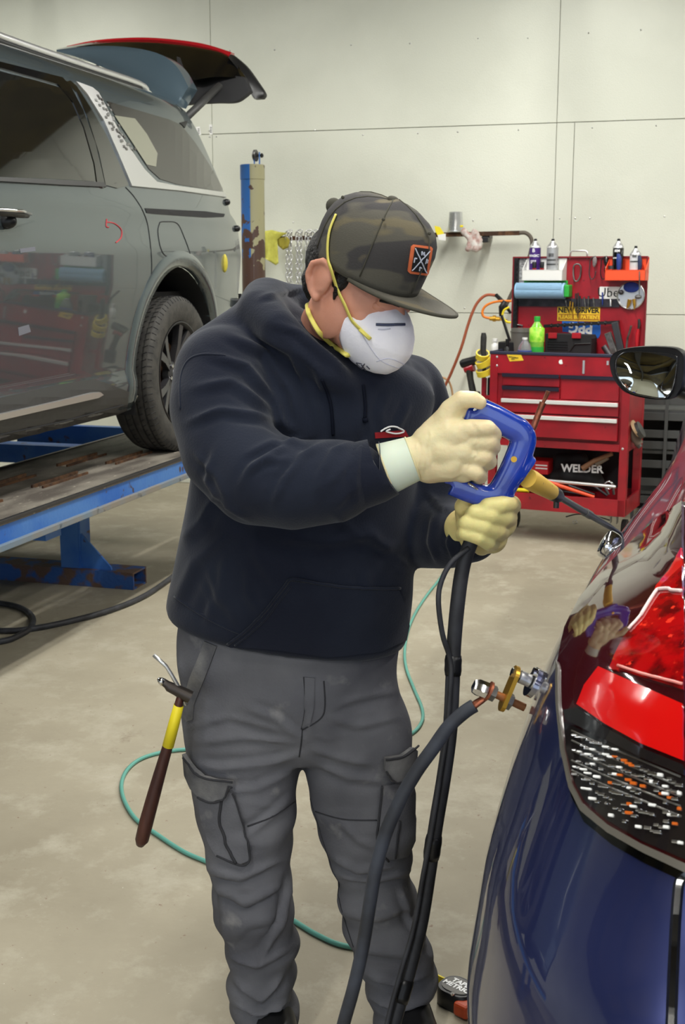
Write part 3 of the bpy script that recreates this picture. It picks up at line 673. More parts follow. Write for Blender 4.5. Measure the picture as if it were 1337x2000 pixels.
obj('bracket', b, m_black, rl)
# chains
lk = None; nch = 0
chx = [(560, 640, 'galvanized chain hanging on the wall rail beside the yellow cloth'), (580, 640, 'galvanized chain, second to the right of the yellow cloth'), (598, 640, 'galvanized chain, third to the right of the yellow cloth'), (611, 640, 'galvanized chain on the rail, fourth from the yellow cloth'), (630, 640, 'galvanized chain hanging just behind the back of the cap'), (803, 760, 'galvanized chain hanging below the brim beside the mask')]
def link_mesh(M0):
    b = B(); h, w_ = .021, .0125; pts = []
    for k_ in range(16):
        a = 2*math.pi*k_/16; pts.append(Vector((w_*.72*math.cos(a), 0, (h*.5)*(1 if math.sin(a) > 0 else -1 if math.sin(a) < 0 else 0)*(.55)+.012*math.sin(a))))
    b.tube(pts, .0042, 6, closed=True); me = bpy.data.meshes.new('link'); bmesh.ops.recalc_face_normals(b.bm, faces=b.bm.faces[:]); b.bm.to_mesh(me); b.bm.free(); me.materials.append(m_silver); me.shade_smooth(); return me
LM = link_mesh(None)
for (x, yb, lb) in chx:
    q = ru(x, 458, .025); t = thing('chain', lb, 'chain', q, -TH, 'chains hanging on the wall rail')
    for dx in (0, .026):
        for k_ in range(14):
            o = bpy.data.objects.new('link', LM); COL.objects.link(o); o.parent = t
            o.location = (dx+.002*math.sin(k_*2), 0, -.03-k_*.030); o.rotation_euler = (0, 0, (k_ % 2)*math.pi/2+.5+random.uniform(-.2, .2))
    for k_, (lx, ly, lz, ry) in enumerate([(0, -.004, .004, .5), (.014, 0.018, .022, 1.4), (.028, 0.0, .0, -.4)]):
        o = bpy.data.objects.new('link', LM); COL.objects.link(o); o.parent = t; o.location = (lx, ly, lz); o.rotation_euler = (.3, ry, .6*k_)
# yellow cloth over the rail, posts behind
def cloth(name, label, poly, u0, amp, m, cat_='cloth', lam=18.):
    b = sheet(poly, lambda x, y: (onu(x, y, u0+amp*math.sin(x/lam*2*math.pi+y*.02)), -U), 5, .006); o = obj(name, b, m, None, None, True); tag(o, label, cat_); return o
cloth('yellow_cloth', 'yellow cloth draped over the wall rail beside the column', [(512, 452), (530, 449), (545, 453), (560, 455), (548, 462), (541, 468), (543, 514), (538, 518), (517, 505)], RU-.05, .015, m_cloth)
cloth('ochre_cloth', 'dark ochre cloth hanging behind the first chain', [(539, 466), (560, 462), (566, 470), (562, 484), (552, 488), (543, 480)], RU-.035, .01, m_clothd)
b = B()
for x, m__ in ((524, 0), (536, 0)): pass
for x, w_, mm, lb in ((524, .04, m_clothd, 'yellow painted steel post standing on the floor behind the column'), (539, .03, m_shelfg, 'brown grey steel post standing right of the yellow one')):
    q = onu(x, 515, 8.1); b = B(); b.box((q.x, q.y, .68), (w_, .04, 1.36), Matrix.Rotation(-TH, 3, 'Z')); b.box((q.x, q.y, .01), (w_, .1, .02), Matrix.Rotation(-TH, 3, 'Z')); tag(obj('steel_post', b, mm), lb, 'post')
# things on the rail
q = ru(889, 453, .0); q = Vector((q.x, q.y, q.z)); b = B().lathe([(.052, 0), (.056, .0), (.056, .006), (.052, .008), (.043, .126), (.04, .128), (.001, .128)], Matrix.Translation(q+Z*.0), 28); b.bm.normal_update()
cu = obj('paint_cup', b, mat('clear_cup_plastic', c(190, 192, 190), .1, .5, coat=1), None, None, 40); tag(cu, 'upside-down clear measuring cup standing on the wall rail', 'cup')
b = B()
for k_ in range(12): z_ = .014+k_*.009; r_ = .0525-(.0085*z_/.12); b.tube([q+Vector((r_*math.cos(a), r_*math.sin(a), z_)) for a in [math.radians(-150+i*8) for i in range(7)]], .0012, 5)
obj('scale_marks', b, m_letterk, cu, kind='stuff')
b = B(); b.tube([q+Vector((.047*math.cos(a), .047*math.sin(a), .035)) for a in [math.radians(-60+i*12) for i in range(4)]], .008, 8); obj('cup_label', b, m_ytape, cu)
b = sheet([(848, 441), (858, 443), (868, 458), (870, 470), (858, 468), (850, 452)], lambda x, y: (onu(x, y, RU-.03), -U), 6, .01); tg_ = obj('yellow_tag', b, m_ytape); tag(tg_, 'yellow wrap on the wall rail at the tip of the cap', 'tape')
b = sheet([(854, 459), (870, 456), (870, 470), (856, 468)], lambda x, y: (onu(x, y, RU-.045), -U), 6, .002); tag(obj('paper_tag', b, m_white), 'small white paper tag hanging at the wall rail beside the cup', 'tag')
b = B(); g0 = [(903, 452), (915, 470), (920, 486)]
for pl, r_ in (([(905, 452), (914, 462), (924, 474), (928, 484)], .022), ([(925, 452), (922, 464), (917, 476), (914, 486)], .02), ([(930, 456), (937, 470), (936, 482), (930, 488)], .018), ([(914, 484), (930, 487)], .018)):
    b.chain([(ru(x, y, .05), r_) for x, y in pl], 12)
gm = remesh(b, .006, 2); a = co(gm); setco(gm, a+nrm(gm)*(noise3(a, 90, 3)*.003)[:, None]); tag(obj('work_glove', gm, m_rag, None, None, True), 'stained white work glove draped over the wall rail', 'glove')
# wall stickers
for (poly, lb) in (([(382, 248), (390, 247), (393, 263), (385, 265)], 'small white barcode sticker on the wall, tilted one'), ([(408, 243), (414, 243), (415, 263), (409, 263)], 'small upright white sticker on the wall beside the seam')):
    s_ = obj('sticker', sheet(poly, lambda x, y: (onu(x, y, WU-.009), -U), 5, .001), m_white); tag(s_, lb, 'sticker')
    x0 = sum(p[0] for p in poly)/4; y0 = sum(p[1] for p in poly)/4; b = B()
    for k_ in range(4): q = onu(x0, y0-4+k_*3, WU-.0105); b.box(q, (.012, .001, .004), Matrix.Rotation(-TH, 3, 'Z'))
    obj('print', b, m_letterk, s_)
# ------------------------------------------------------------------ hoses on the floor
def hose(name, px, r, m, label, cat_='hose', z=None, closed=False):
    pts = [onz(x, y, (z or r)+.001) for x, y in px]; pts = cat(pts, 10)
    o = obj(name, B().tube(pts, r, 10), m, None, None, True); tag(o, label, cat_); return o
hose('air_hose', [(800, 1840), (730, 1852), (668, 1846), (620, 1826), (578, 1801), (500, 1752), (430, 1700), (410, 1686), (360, 1664), (310, 1632), (262, 1596), (238, 1548), (244, 1510), (275, 1482), (330, 1467), (400, 1463), (500, 1470), (620, 1475), (740, 1458), (798, 1436), (822, 1412), (824, 1385), (808, 1345), (793, 1305), (790, 1270), (797, 1230), (812, 1195), (835, 1160), (862, 1125), (880, 1090), (900, 1050), (930, 1012)], .006, m_teal, 'thin teal air hose looping over the concrete behind the man')
hose('black_hose', [(-160, 1215), (-60, 1228), (20, 1232), (80, 1225), (150, 1210), (220, 1190), (285, 1162), (345, 1120), (400, 1075), (440, 1020), (500, 975), (600, 955)], .013, m_cable, 'thick black hose running across the floor below the lift')
hose('black_hose', [(-160, 1168), (-60, 1172), (0, 1178), (40, 1187), (63, 1205), (60, 1226), (35, 1242), (0, 1253), (-120, 1268)], .013, m_cable, 'black hose loop lying at the left edge of the floor')
# hoses by the wall
b = B().tube(cat([onu(x, y, u_) for x, y, u_ in [(868, 790, 8.0), (863, 768, 8.0), (880, 730, 7.95), (900, 680, 7.9), (915, 630, 7.9), (930, 594, 7.9), (948, 577, 7.9), (968, 577, 7.9)]], 8), .0095, 10)
wh = obj('red_brown_hose', b, m_ohose, None, None, True); tag(wh, 'red-brown air hose curving down the wall left of the red cart', 'hose')
b = B().tube([onu(968, 576, 7.9), onu(982, 590, 7.88), onu(997, 612, 7.87)], [.013, .013, .008], 10); obj('hose_strain_relief', b, m_black, wh, None, True)
b = B().tube(cat([onu(x, y, 8.0) for x, y in [(850, 738), (862, 737), (876, 745), (883, 768), (884, 800), (884, 860)]], 8), .007, 8); tag(obj('tan_hose', b, mat('tan_hose', c(184, 144, 100), .5), None, None, True), 'tan hose loop behind the man\'s hand', 'hose')
b = B().tube(cat([onu(x, y, 7.85) for x, y in [(998, 588), (970, 589), (950, 596), (942, 607), (944, 618), (958, 622)]], 8), .008, 10)
oh = obj('orange_hose', b, m_orange2, None, None, True); tag(oh, 'short orange air hose with a brass coupling beside the red board', 'hose')
b = B().cyl(onu(956, 622, 7.85), onu(976, 623, 7.85), .014, n=10); b.cyl(onu(962, 622, 7.85), onu(968, 622, 7.85), .02, n=10); b.cyl(onu(976, 623, 7.85), onu(990, 627, 7.85), .009, n=10); obj('brass_coupling', b, m_brass, oh)
b = B().tube(cat([onu(x, y, 7.8) for x, y in [(994, 600), (984, 606), (981, 618), (988, 628), (997, 630)]], 6), .007, 8); tag(obj('yellow_hose', b, m_ytape, None, None, True), 'short yellow hose curl against the red board edge', 'hose')
b = B().tube([onu(986, 588, 7.83), onu(979, 600, 7.83), onu(978, 618, 7.83)], [.014, .02, .012], 10); tag(obj('air_nozzle', b, m_black, None, None, True), 'black air nozzle hanging left of the red board', 'nozzle')
# ------------------------------------------------------------------ red tool cart
CR = math.radians(24.8); CX = Vector((math.cos(CR), -math.sin(CR), 0)); CY = Vector((math.sin(CR), math.cos(CR), 0))
CO = onu(957, 690, 7.02); CO = Vector((CO.x, CO.y, 0))
CM = Matrix(((CX.x, CY.x, 0, CO.x), (CX.y, CY.y, 0, CO.y), (0, 0, 1, 0), (0, 0, 0, 1))); CI = CM.inverted()
def cp(px, py, y=0.):       # pixel -> cart-local x, z on the plane local y
    r = ray(px, py); n = CY; t = (CO+CY*y-C0).dot(n)/r.dot(n); q = CI @ (C0+r*t); return q.x, q.z
def cw(px, py, y=0.): x, z = cp(px, py, y); return Vector((x, y, z))
xl = cp(962, 780)[0]; xr = cp(1226, 850)[0]; ztop = cp(1080, 695)[1]; zb0 = cp(1090, 968)[1]; zb1 = cp(1090, 1000)[1]; DP = .42
cart = thing('tool_cart', 'red rolling tool cart with drawers and an upright tool board', 'tool cart', CO, -CR)
x0, x1 = 0.0, xr
def PB(b, pxa, pya, pxb, pyb, ya, yb, bev=0.):   # box from pixel rectangle on front plane ya to yb
    xa, za = cp(pxa, (pya+pyb)/2, ya); xb, zb = cp(pxb, (pya+pyb)/2, ya); mx = (pxa+pxb)/2
    zt = cp(mx, pya, ya)[1]; zl = cp(mx, pyb, ya)[1]; return b.bb((xa, ya, zl), (xb, yb, zt), bev)
b = B(); PW = .045
for xa in (x0, x1-PW):
    for ya in (0, DP-PW): b.bb((xa, ya, zb1), (xa+PW, ya+PW, ztop), .003)
obj('corner_posts', b, m_red, cart, CM) if 0 else None
for xa in (x0, x1-PW):
    for ya in (0, DP-PW): obj('post', B().bb((xa, ya, zb1), (xa+PW, ya+PW, ztop), .003), m_red, cart, CM)
b.bm.free()
zc0 = cp(1090, 876)[1]; zc1 = cp(1090, 858)[1]
b = B(); b.bb((x0+.002, .01, zc0), (x0+.006, DP-.01, ztop)); b.bb((x1-.006, .01, zc0), (x1-.002, DP-.01, ztop)); b.bb((x0+.01, DP-.02, zc0), (x1-.01, DP-.005, ztop)); b.bb((x0+.01, .03, zc0), (x1-.01, DP-.02, zc0+.01)); obj('drawer_case', b, m_red, cart, CM)
zh = cp(1090, 733)[1]
b = B(); b.bb((x0+PW, .001, zh), (x1-PW, .015, ztop), .002); b.bb((x0+PW, .02, zh), (x1-PW, .03, zc0)); obj('front_panel', b, m_red, cart, CM)
b = B(); b.bb((x0-.004, -.004, ztop), (x1+.004, .012, ztop+.018), .004); b.bb((x0-.004, 0, ztop), (x0+.012, DP, ztop+.018), .004); b.bb((x1-.008, 0, ztop), (x1+.008, DP, ztop+.018), .004); obj('top_edge', b, mat('navy_edge_trim', c(44, 46, 66), .4), cart, CM)
obj('top_tray', B().bb((x0, .01, ztop-.04), (x1, DP, ztop-.02)), m_redd, cart, CM)
b = B(); b.bb((x0+PW, .0, zc0), (x1-PW, .015, zc1-.012), .002); obj('middle_rail', b, m_red, cart, CM)
b = B(); b.bb((x0+PW, .012, zc1-.012), (x1-PW, .018, zc1+.004)); obj('drawer_gap', b, m_redd, cart, CM)
# drawers
def drawer(pxa, pya, pxb, pyb, strip, out, label=None):
    b = B(); PB(b, pxa, pya, pxb, pyb, -out, .25, .002); d = obj('drawer', b, m_red, cart, CM, label=label)
    h_ = B(); x_a, z_ = cp(pxa, (pya), -out); x_b, _ = cp(pxb, pya, -out); zt = cp((pxa+pxb)/2, pya, -out)[1]
    if strip == 'silver': h_.bb((x_a, -out-.014, zt-.026), (x_b, -out, zt-.004), .003); obj('handle_strip', h_, m_white if 0 else mat('bright_aluminium_strip', c(236, 236, 232), .3, .3), d, CM, label='bright aluminium handle strip')
    else: h_.bb((x_a, -out-.016, zt-.016), (x_b, -out, zt-.004), .003); h_.bb((x_a, -out-.016, zt-.006), (x_b, -out-.01, zt+.006)); obj('handle_strip', h_, mat('dark_handle_strip', c(50, 46, 62), .35, .5), d, CM)
drawer(981, 732, 1092, 754, 'dark', .0); drawer(981, 757, 1092, 778, 'dark', .0); drawer(1095, 736, 1208, 782, 'dark', 0)
drawer(979, 781, 1207, 809, 'silver', .008); drawer(979, 812, 1205, 856, 'silver', .018)
b = B()
for x, y in ((970, 697), (970, 714), (1215, 877), (970, 866)): q = cw(x, y, 0); b.sph(q, .007, 8, (1, .5, 1))
obj('rivets', b, m_silver, cart, CM, kind='stuff')
# bottom tray
obj('lower_dark_sheet', B().bb((x0+.01, DP-.008, zb0), (x1-.01, DP-.004, zc0)), m_blackm, cart, CM)  # dark sheet added at the back, standing in for the open shelf's shade
b = B(); b.bb((x0, 0, zb1), (x1, .012, zb0), .002); b.bb((x0, DP-.012, zb1), (x1, DP, zb0)); b.bb((x0, .012, zb1), (x0+.012, DP, zb0)); b.bb((x1-.012, .012, zb1), (x1, DP, zb0)); b.bb((x0+.012, .012, zb1), (x1-.012, DP-.012, zb1+.012)); obj('bottom_tray', b, m_red, cart, CM)
for xa in (x0+.07, x1-.07):
    for ya in (.06, DP-.06):
        b = B(); b.bb((xa-.03, ya-.03, zb1-.008), (xa+.03, ya+.03, zb1)); b.bb((xa-.02, ya-.02, zb1-.05), (xa-.016, ya+.02, zb1-.008)); b.bb((xa+.016, ya-.02, zb1-.05), (xa+.02, ya+.02, zb1-.008)); ca = obj('caster', b, m_steel, cart, CM)
        r_ = min(.05, zb1/2); obj('caster_wheel', B().cyl((xa-.014, ya, r_), (xa+.014, ya, r_), r_, n=20), m_rub, ca, CM, 40)
# side handle post with black grip (left)
q = cw(944, 800, .1); qt = cw(944, 652, .1)
b = B(); b.bb((q.x-.013, .09, .18), (q.x+.013, .11, cw(944, 738, .1).z)); b.bb((q.x, .09, .25), (x0, .11, .27)); b.bb((q.x, .09, .80), (x0, .11, .82)); obj('side_post', b, m_red, cart, CM)
# board
BX0 = cp(1002, 600, DP-.02)[0]; BX1 = cp(1261, 600, DP-.02)[0]; BZ = cp(1130, 502, DP-.02)[1]; BY = DP-.02
b = B(); b.bb((BX0, BY, ztop), (BX1, BY+.012, BZ)); bo = obj('tool_board', b, m_red, cart, CM)
b = B(); b.bb((BX0-.006, BY-.02, ztop), (BX0+.006, BY, BZ), .002); b.bb((BX0-.006, BY-.02, BZ-.006), (BX1, BY, BZ+.004), .002); b.bb((BX1-.006, BY-.02, ztop), (BX1+.004, BY, BZ), .002); obj('board_frame', b, m_redd, bo, CM)
b = B(); PB(b, 1002, 504, 1010, 640, BY-.03, BY); 
for k_ in range(12): z_ = cp(1006, 512+k_*10, BY-.03)[1]; b.box((cp(1007, 560, BY-.03)[0], BY-.034, z_), (.012, .012, .014))
obj('slotted_strip', b, m_black, bo, CM)
q0 = cw(1112, 502, BY); q1 = cw(1147, 502, BY); b = B().tube([q0-Z*.01, q0+Z*.03+Vector((.005, 0, 0)), q0+Z*.035+Vector((.012, 0, 0)), q1+Z*.035-Vector((.012, 0, 0)), q1+Z*.03-Vector((.005, 0, 0)), q1-Z*.01], .005, 8); obj('board_handle', b, m_silver, bo, CM, True)
b = B(); PB(b, 1011, 505, 1099, 577, BY-.004, BY); ps = obj('printed_sheet', b, m_paper, bo, CM)
b = B(); q = cw(984, 660, .2)
b.box(cw(990, 650, DP-.05), (.012, .02, .22), Matrix.Rotation(-.35, 3, 'Y')); obj('board_brace', b, m_black, bo, CM)
S_ = {}
def ct_(name, b, m, label, cat_, smooth=False, group=None, parent=None):
    o = obj(name, b, m, parent, CM, smooth); 
    if parent is None: tag(o, label, cat_, group)
    return o
def letter(s, size, px, py, y, m, parent, rot=0., bold=0., name='lettering'):
    q = cw(px, py, y); me = text_bm(s, size, CM @ Matrix.Translation(q) @ Matrix.Rotation(rot, 4, 'Y') @ Matrix.Rotation(math.pi/2, 4, 'X'), .0005, bold=bold); return obj(name, me, m, parent)
# magnetic can racks
def rack(pxa, pxb, pyt, pyb, yf, m, label):
    b = B(); xa, _ = cp(pxa, pyt, yf); xb, _ = cp(pxb, pyt, yf); zt = cp((pxa+pxb)/2, pyt, yf)[1]; zl = cp((pxa+pxb)/2, pyb, yf)[1]
    b.bb((xa, yf, zl), (xb, yf+.003, zt)); b.bb((xa, yf, zl), (xb, BY-.006, zl+.003)); b.bb((xa, BY-.01, zl), (xb, BY-.006, zt+.07))
    for x_ in (xa, xb-.003): b.prism([(x_, yf, zl), (x_, BY-.01, zl), (x_, BY-.01, zt+.06), (x_, yf, zt)], (.003, 0, 0))
    b.bb((xa, yf, zt-.004), (xb, BY-.01, zt-.001))
    return ct_('can_rack', b, m, label, 'rack'), zt
YF = BY-.10
r1, z1_ = rack(1019, 1098, 527, 548, YF, m_white, 'white metal can rack on the upper left of the red board')
r2, z2_ = rack(1181, 1260, 527, 548, YF, m_orange, 'orange metal can rack on the upper right of the red board')
def can(px, yy, pw, zbase, ztop_px, m, label, lines, lm):
    x_, _ = cp(px, 510, yy); r_ = pw/2; zt = cp(px, ztop_px, yy)[1]; M = CM @ Matrix.Translation((x_, yy, zbase)); h_ = zt-zbase
    body = obj('spray_can', B().lathe([(r_-.001, 0), (r_, .003), (r_, h_-.052), (r_-.002, h_-.050)], M, 28), m, None, None, 40); tag(body, label, 'spray can')
    obj('can_dome', B().lathe([(r_+.001, h_-.053), (r_+.001, h_-.048), (r_*.8, h_-.034), (r_*.42, h_-.020), (r_*.4, h_-.014)], M, 28), m_silver, body, None, 40)
    obj('nozzle', B().lathe([(.009, h_-.016), (.009, h_-.004), (.006, h_)], M, 12), m_black, body)
    if lm:
        for i, (s, sz, dz) in enumerate(lines):
            me = text_bm(s, sz, Matrix.Translation(CM @ Vector((x_, yy-r_-.001, zbase+dz))) @ Matrix.Rotation(-CR, 4, 'Z') @ Matrix.Rotation(math.pi/2, 4, 'X'), .0008, bold=.0006); a = co(me); loc_ = (np.c_[a, np.ones(len(a))] @ np.array(CI).T)[:, :3]
            loc_[:, 1] = yy-np.sqrt(np.maximum(r_**2-(loc_[:, 0]-x_)**2, 1e-6))-.0012+(loc_[:, 1]-(yy-r_-.001)); w_ = (np.c_[loc_, np.ones(len(a))] @ np.array(CM).T)[:, :3]; setco(me, w_); obj('lettering', me, lm, body)
    return body
can(1044, BY-.055, .066, z1_-.045, 466, m_purple, 'purple spray can standing in the white rack', [('B', .03, .155), ('MAGIC', .019, .125), ('555', .024, .09)], m_letter)
c2_ = can(1078, BY-.055, .066, z1_-.045, 466, mat('silver_can', c(176, 178, 180), .35, .3), 'silver grey spray can standing in the white rack', [('||||||', .02, .13), ('======', .02, .10), ('======', .02, .075)], m_letterk)
can(1206, BY-.055, .062, z2_-.045, 466, m_blackg, 'black spray can with a red badge standing in the orange rack', [('SEM', .018, .15), ('=====', .016, .11)], m_letter)
c4_ = can(1240, BY-.055, .062, z2_-.045, 480, mat('white_can', c(206, 208, 210), .4), 'shorter white spray can in the orange rack', [('IIIII', .02, .12), ('=====', .018, .09)], m_letterk)
for px, py, mm, lb in ((1043, 520, m_black, 'black knob with red collar in the front of the white rack, left one'), (1058, 517, m_black, 'black knob with red collar in the white rack, right one')):
    x_, _ = cp(px, 520, YF+.015); o = obj('valve_knob', B().lathe([(.012, .0), (.013, .03), (.010, .036)], CM @ Matrix.Translation((x_, YF+.015, z1_+.010)), 14), mm, None, None, 40); tag(o, lb, 'knob'); obj('collar', B().lathe([(.009, -.022), (.011, .002), (.014, .010)], CM @ Matrix.Translation((x_, YF+.015, z1_)), 14), m_red, o)
def stick(name, pts, rr, m, label, cat_, parent=None, y=BY-.03, n=10, flat=1.):
    b = B().tube([cw(a, b__, y) if len(q) == 0 else cw(a, b__, q[0]) for a, b__, *q in pts], rr, n, flat=flat); return ct_(name, b, m, label, cat_, 40, parent=parent)
s = stick('screwdriver', [(1207, 496), (1208, 505), (1208, 520), (1207, 530)], [.010, .015, .014, .009], mat('blue_grip', c(40, 60, 130), .4), 'blue handled screwdriver standing in the orange rack', 'screwdriver', y=YF+.02); stick('shaft', [(1207, 530), (1207, 546)], .004, m_steel, '', '', s, YF+.02)
s = stick('screwdriver', [(1248, 499), (1249, 508), (1249, 520), (1248, 530)], [.008, .012, .012, .008], mat('dark_blue_grip', c(40, 48, 80), .4), 'small dark screwdriver at the right end of the orange rack', 'screwdriver', y=YF+.02); stick('shaft', [(1248, 530), (1248, 575)], .003, m_steel, '', '', s, YF-.006)
ct_('round_tin', B().cyl(cw(1193, 526, YF+.025), cw(1193, 519, YF+.025), .017, n=20), m_dsteel, 'small round dark tin at the left of the orange rack', 'tin', 40)
# carabiner, glasses
b = B().tube(cat([cw(x, y, BY-.02) for x, y in [(1131, 517), (1134, 524), (1132, 540), (1127, 549), (1121, 547), (1119, 535), (1120, 520), (1125, 516)]], 5, True), .0048, 8, True); ct_('carabiner', b, m_steel, 'steel carabiner hanging in the middle of the red board', 'carabiner', True)
def glasses(px, m, ml, label, w_):
    t = thing('safety_glasses', label, 'glasses', CM @ cw(px, 520, BY-.03), -CR)
    b = B().sph(cw(px+4, 510, BY-.03), .024, 14, (.55, .35, 1.1)); b.sph(cw(px+3, 527 if w_ else 515, BY-.03), .02, 12, (.5, .35, 1.)) ; obj('lens', b, ml, t, CM, True)
    b = B().tube(cat([cw(px+x, y, BY-.03) for x, y in [(6, 500), (-4, 506), (-6, 520), (-7, 535), (-3, 545), (3, 542), (6, 530)]], 5), .003, 6); obj('temple', b, m, t, CM, True)
glasses(1157, m_dsteel, mat('clear_lens', c(180, 170, 170), .1, trans=.6), 'clear safety glasses with dark wire frame on the red board', 0)
glasses(1179, m_black, m_blackg, 'black safety glasses hanging left of the orange rack', 1)
# paper towel roll
hz = cw(1055, 568, BY-.06); tr = thing('paper_towel_roll', 'blue paper towel roll on a green holder below the white rack', 'paper towel', CM @ hz, -CR)
xa = cp(1008, 568, BY-.06)[0]; xb = cp(1103, 568, BY-.06)[0]; b = B()
R_ = [[Vector((x_, hz.y+r_*math.cos(a), hz.z+r_*math.sin(a))) for a in [2*math.pi*k_/28 for k_ in range(28)]] for x_, r_ in ((xa, .012), (xa, .046), (xb, .046), (xb, .012))]
b.rings(R_, False); b.bb((xa+.01, hz.y-.048, hz.z+.008), (xb-.01, hz.y-.042, hz.z+.046), .002); obj('roll', b, m_pblue, tr, CM, 40)
b = B(); b.bb((xb, hz.y-.03, hz.z-.035), (xb+.03, hz.y+.05, hz.z+.035), .006); b.bb((xa+.03, BY-.012, hz.z+.03), (xb, BY-.002, hz.z+.06)); obj('holder', b, m_greenp, tr, CM)
# magnetic strip with thin tools
ct_('magnetic_strip', PB(B(), 1009, 583, 1209, 599, BY-.012, BY), mat('black_strip', c(30, 28, 32), .25, c2=c(60, 56, 62), scale=20), 'black magnetic tool strip across the red board', 'tool strip')
b = B()
rods = [(1113, 588, 1111, 612, m_brass, 'brass'), (1118, 590, 1117, 616, m_brass, 'brass'), (1124, 573, 1123, 608, m_dsteel, 'dark'), (1128, 572, 1130, 612, m_dsteel, 'dark'), (1132, 578, 1133, 606, m_dsteel, 'dark'), (1127, 604, 1128, 622, m_rust, 'rusty'), (1140, 580, 1143, 604, m_steel, 'steel'), (1149, 578, 1148, 602, m_steel, 'steel'), (1158, 582, 1160, 600, m_steel, 'steel'), (1176, 571, 1176, 596, mat('blue_pick', c(40, 60, 140), .4), 'blue'), (1104, 586, 1106, 600, m_steel, 'steel')]
pos = {'brass': ['brass punch at the left of the tool cluster', 'brass punch, second from the left of the tool cluster'], 'dark': ['dark drill bit, leftmost of the three tall ones', 'dark drill bit in the middle of the three tall ones', 'dark drill bit, rightmost of the three tall ones'], 'rusty': ['short rusty pin hanging over the yellow sign'], 'steel': ['steel pick right of the dark drill bits', 'steel pick, second right of the dark drill bits', 'short steel pick left of the white sticker', 'short steel pick at the left end of the tool cluster'], 'blue': ['slim blue pick in front of the white sticker']}
for a, y0, a2, y1, mm, kd in rods:
    lb = pos[kd].pop(0)+' on the magnetic strip'; stick('hand_tool', [(a, y0), ((a+a2)/2, (y0+y1)/2), (a2, y1)], [.005, .0045, .002], mm, lb, 'tool', y=BY-.018, n=8)
stick('hand_tool', [(1191, 572), (1191, 585), (1192, 586), (1192, 598)], [.002, .003, .006, .006], m_silver, 'slim silver screwdriver in front of the white sticker', 'tool', y=BY-.02)
# stickers and signs
u_ = ct_('sticker', PB(B(), 1170, 560, 1214, 584, BY-.003, BY), m_white, 'white sticker with black lettering on the red board', 'sticker'); letter('Uber', .075, 1192, 572, BY-.0038, m_letterk, u_)
yy_ = ct_('warning_sign', PB(B(), 1088, 599, 1171, 627, BY-.003, BY), m_yellow, 'yellow new driver sign on the red board', 'sign'); letter('NEW DRIVER', .041, 1129, 606.5, BY-.0036, m_letterk, yy_, bold=.0016); 
b = B(); PB(b, 1089.5, 613.5, 1169.5, 625.5, BY-.0036, BY-.003); obj('lower_band', b, mat('sign_orange_band', c(170, 112, 24), .5), yy_, CM); letter('PLEASE BE PATIENT', .029, 1129, 619.5, BY-.0045, m_yellow, yy_, bold=.001)
poly = [(1097, 627), (1172, 630), (1172, 652), (1168, 660), (1158, 663), (1142, 656), (1125, 650), (1098, 648)]
pg = obj('logo_sticker', sheet(poly, lambda x, y: (CM @ cw(x, y, BY-.002), -CY), 8, .002), m_blueb); tag(pg, 'large blue logo sticker with white letters below the yellow sign', 'sticker')
letter('PPG', .082, 1133, 640, BY-.0048, m_letter, pg, rot=math.pi+.03, bold=.003)
b = B(); p0 = cw(1062, 637, BY-.035); p1 = cw(1209, 629, BY-.035); b.box((p0+p1)/2, ((p1-p0).length, .02, .018), Matrix.Rotation(-math.atan2(p1.z-p0.z, p1.x-p0.x), 3, 'Y'))
for k_ in range(9): q = p0.lerp(p1, .1+k_*.09); b.cyl(q-Vector((.004, 0, 0)), q+Vector((.004, 0, 0)), .0125, n=8)
ct_('black_bar', b, m_black, 'black ribbed bar running across the blue logo sticker', 'bar')
# round magnetic dish
q = cw(1232, 577, BY-.004); M = CM @ Matrix.Translation(q) @ Matrix.Rotation(math.pi/2, 4, 'X')
ds = obj('magnetic_dish', B().lathe([(.001, 0), (.076, 0), (.08, .018), (.077, .02), (.072, .006), (.001, .005)], M, 40), m_silver, None, None, 40); tag(ds, 'round steel parts dish stuck below the orange rack', 'dish')
def onb(name, px, py, rx, rz, m, label, cat_, d=.03): ct_(name, B().sph(cw(px, py, BY-d), 1, 16, (rx, .010, rz)), m, label, cat_, True)
onb('blue_pad', 1232, 561, .045, .030, mat('blue_pad', c(36, 62, 150), .6), 'round blue pad in the top of the parts dish', 'pad', .022)
onb('nozzle_tip', 1212, 571, .014, .014, m_dsteel, 'dark round cap at the left of the parts dish', 'cap')
onb('nozzle_tip', 1245, 580, .018, .012, m_steel, 'grey oval part at the right of the parts dish', 'part')
stick('brass_nozzle', [(1229, 585), (1226, 596), (1223, 604)], [.012, .009, .002], m_brass, 'pointed brass nozzle in the dish, left one', 'nozzle', y=BY-.035)
stick('brass_nozzle', [(1237, 584), (1238, 595), (1238, 605)], [.009, .008, .002], m_brass, 'pointed brass nozzle in the dish, right one', 'nozzle', y=BY-.035)
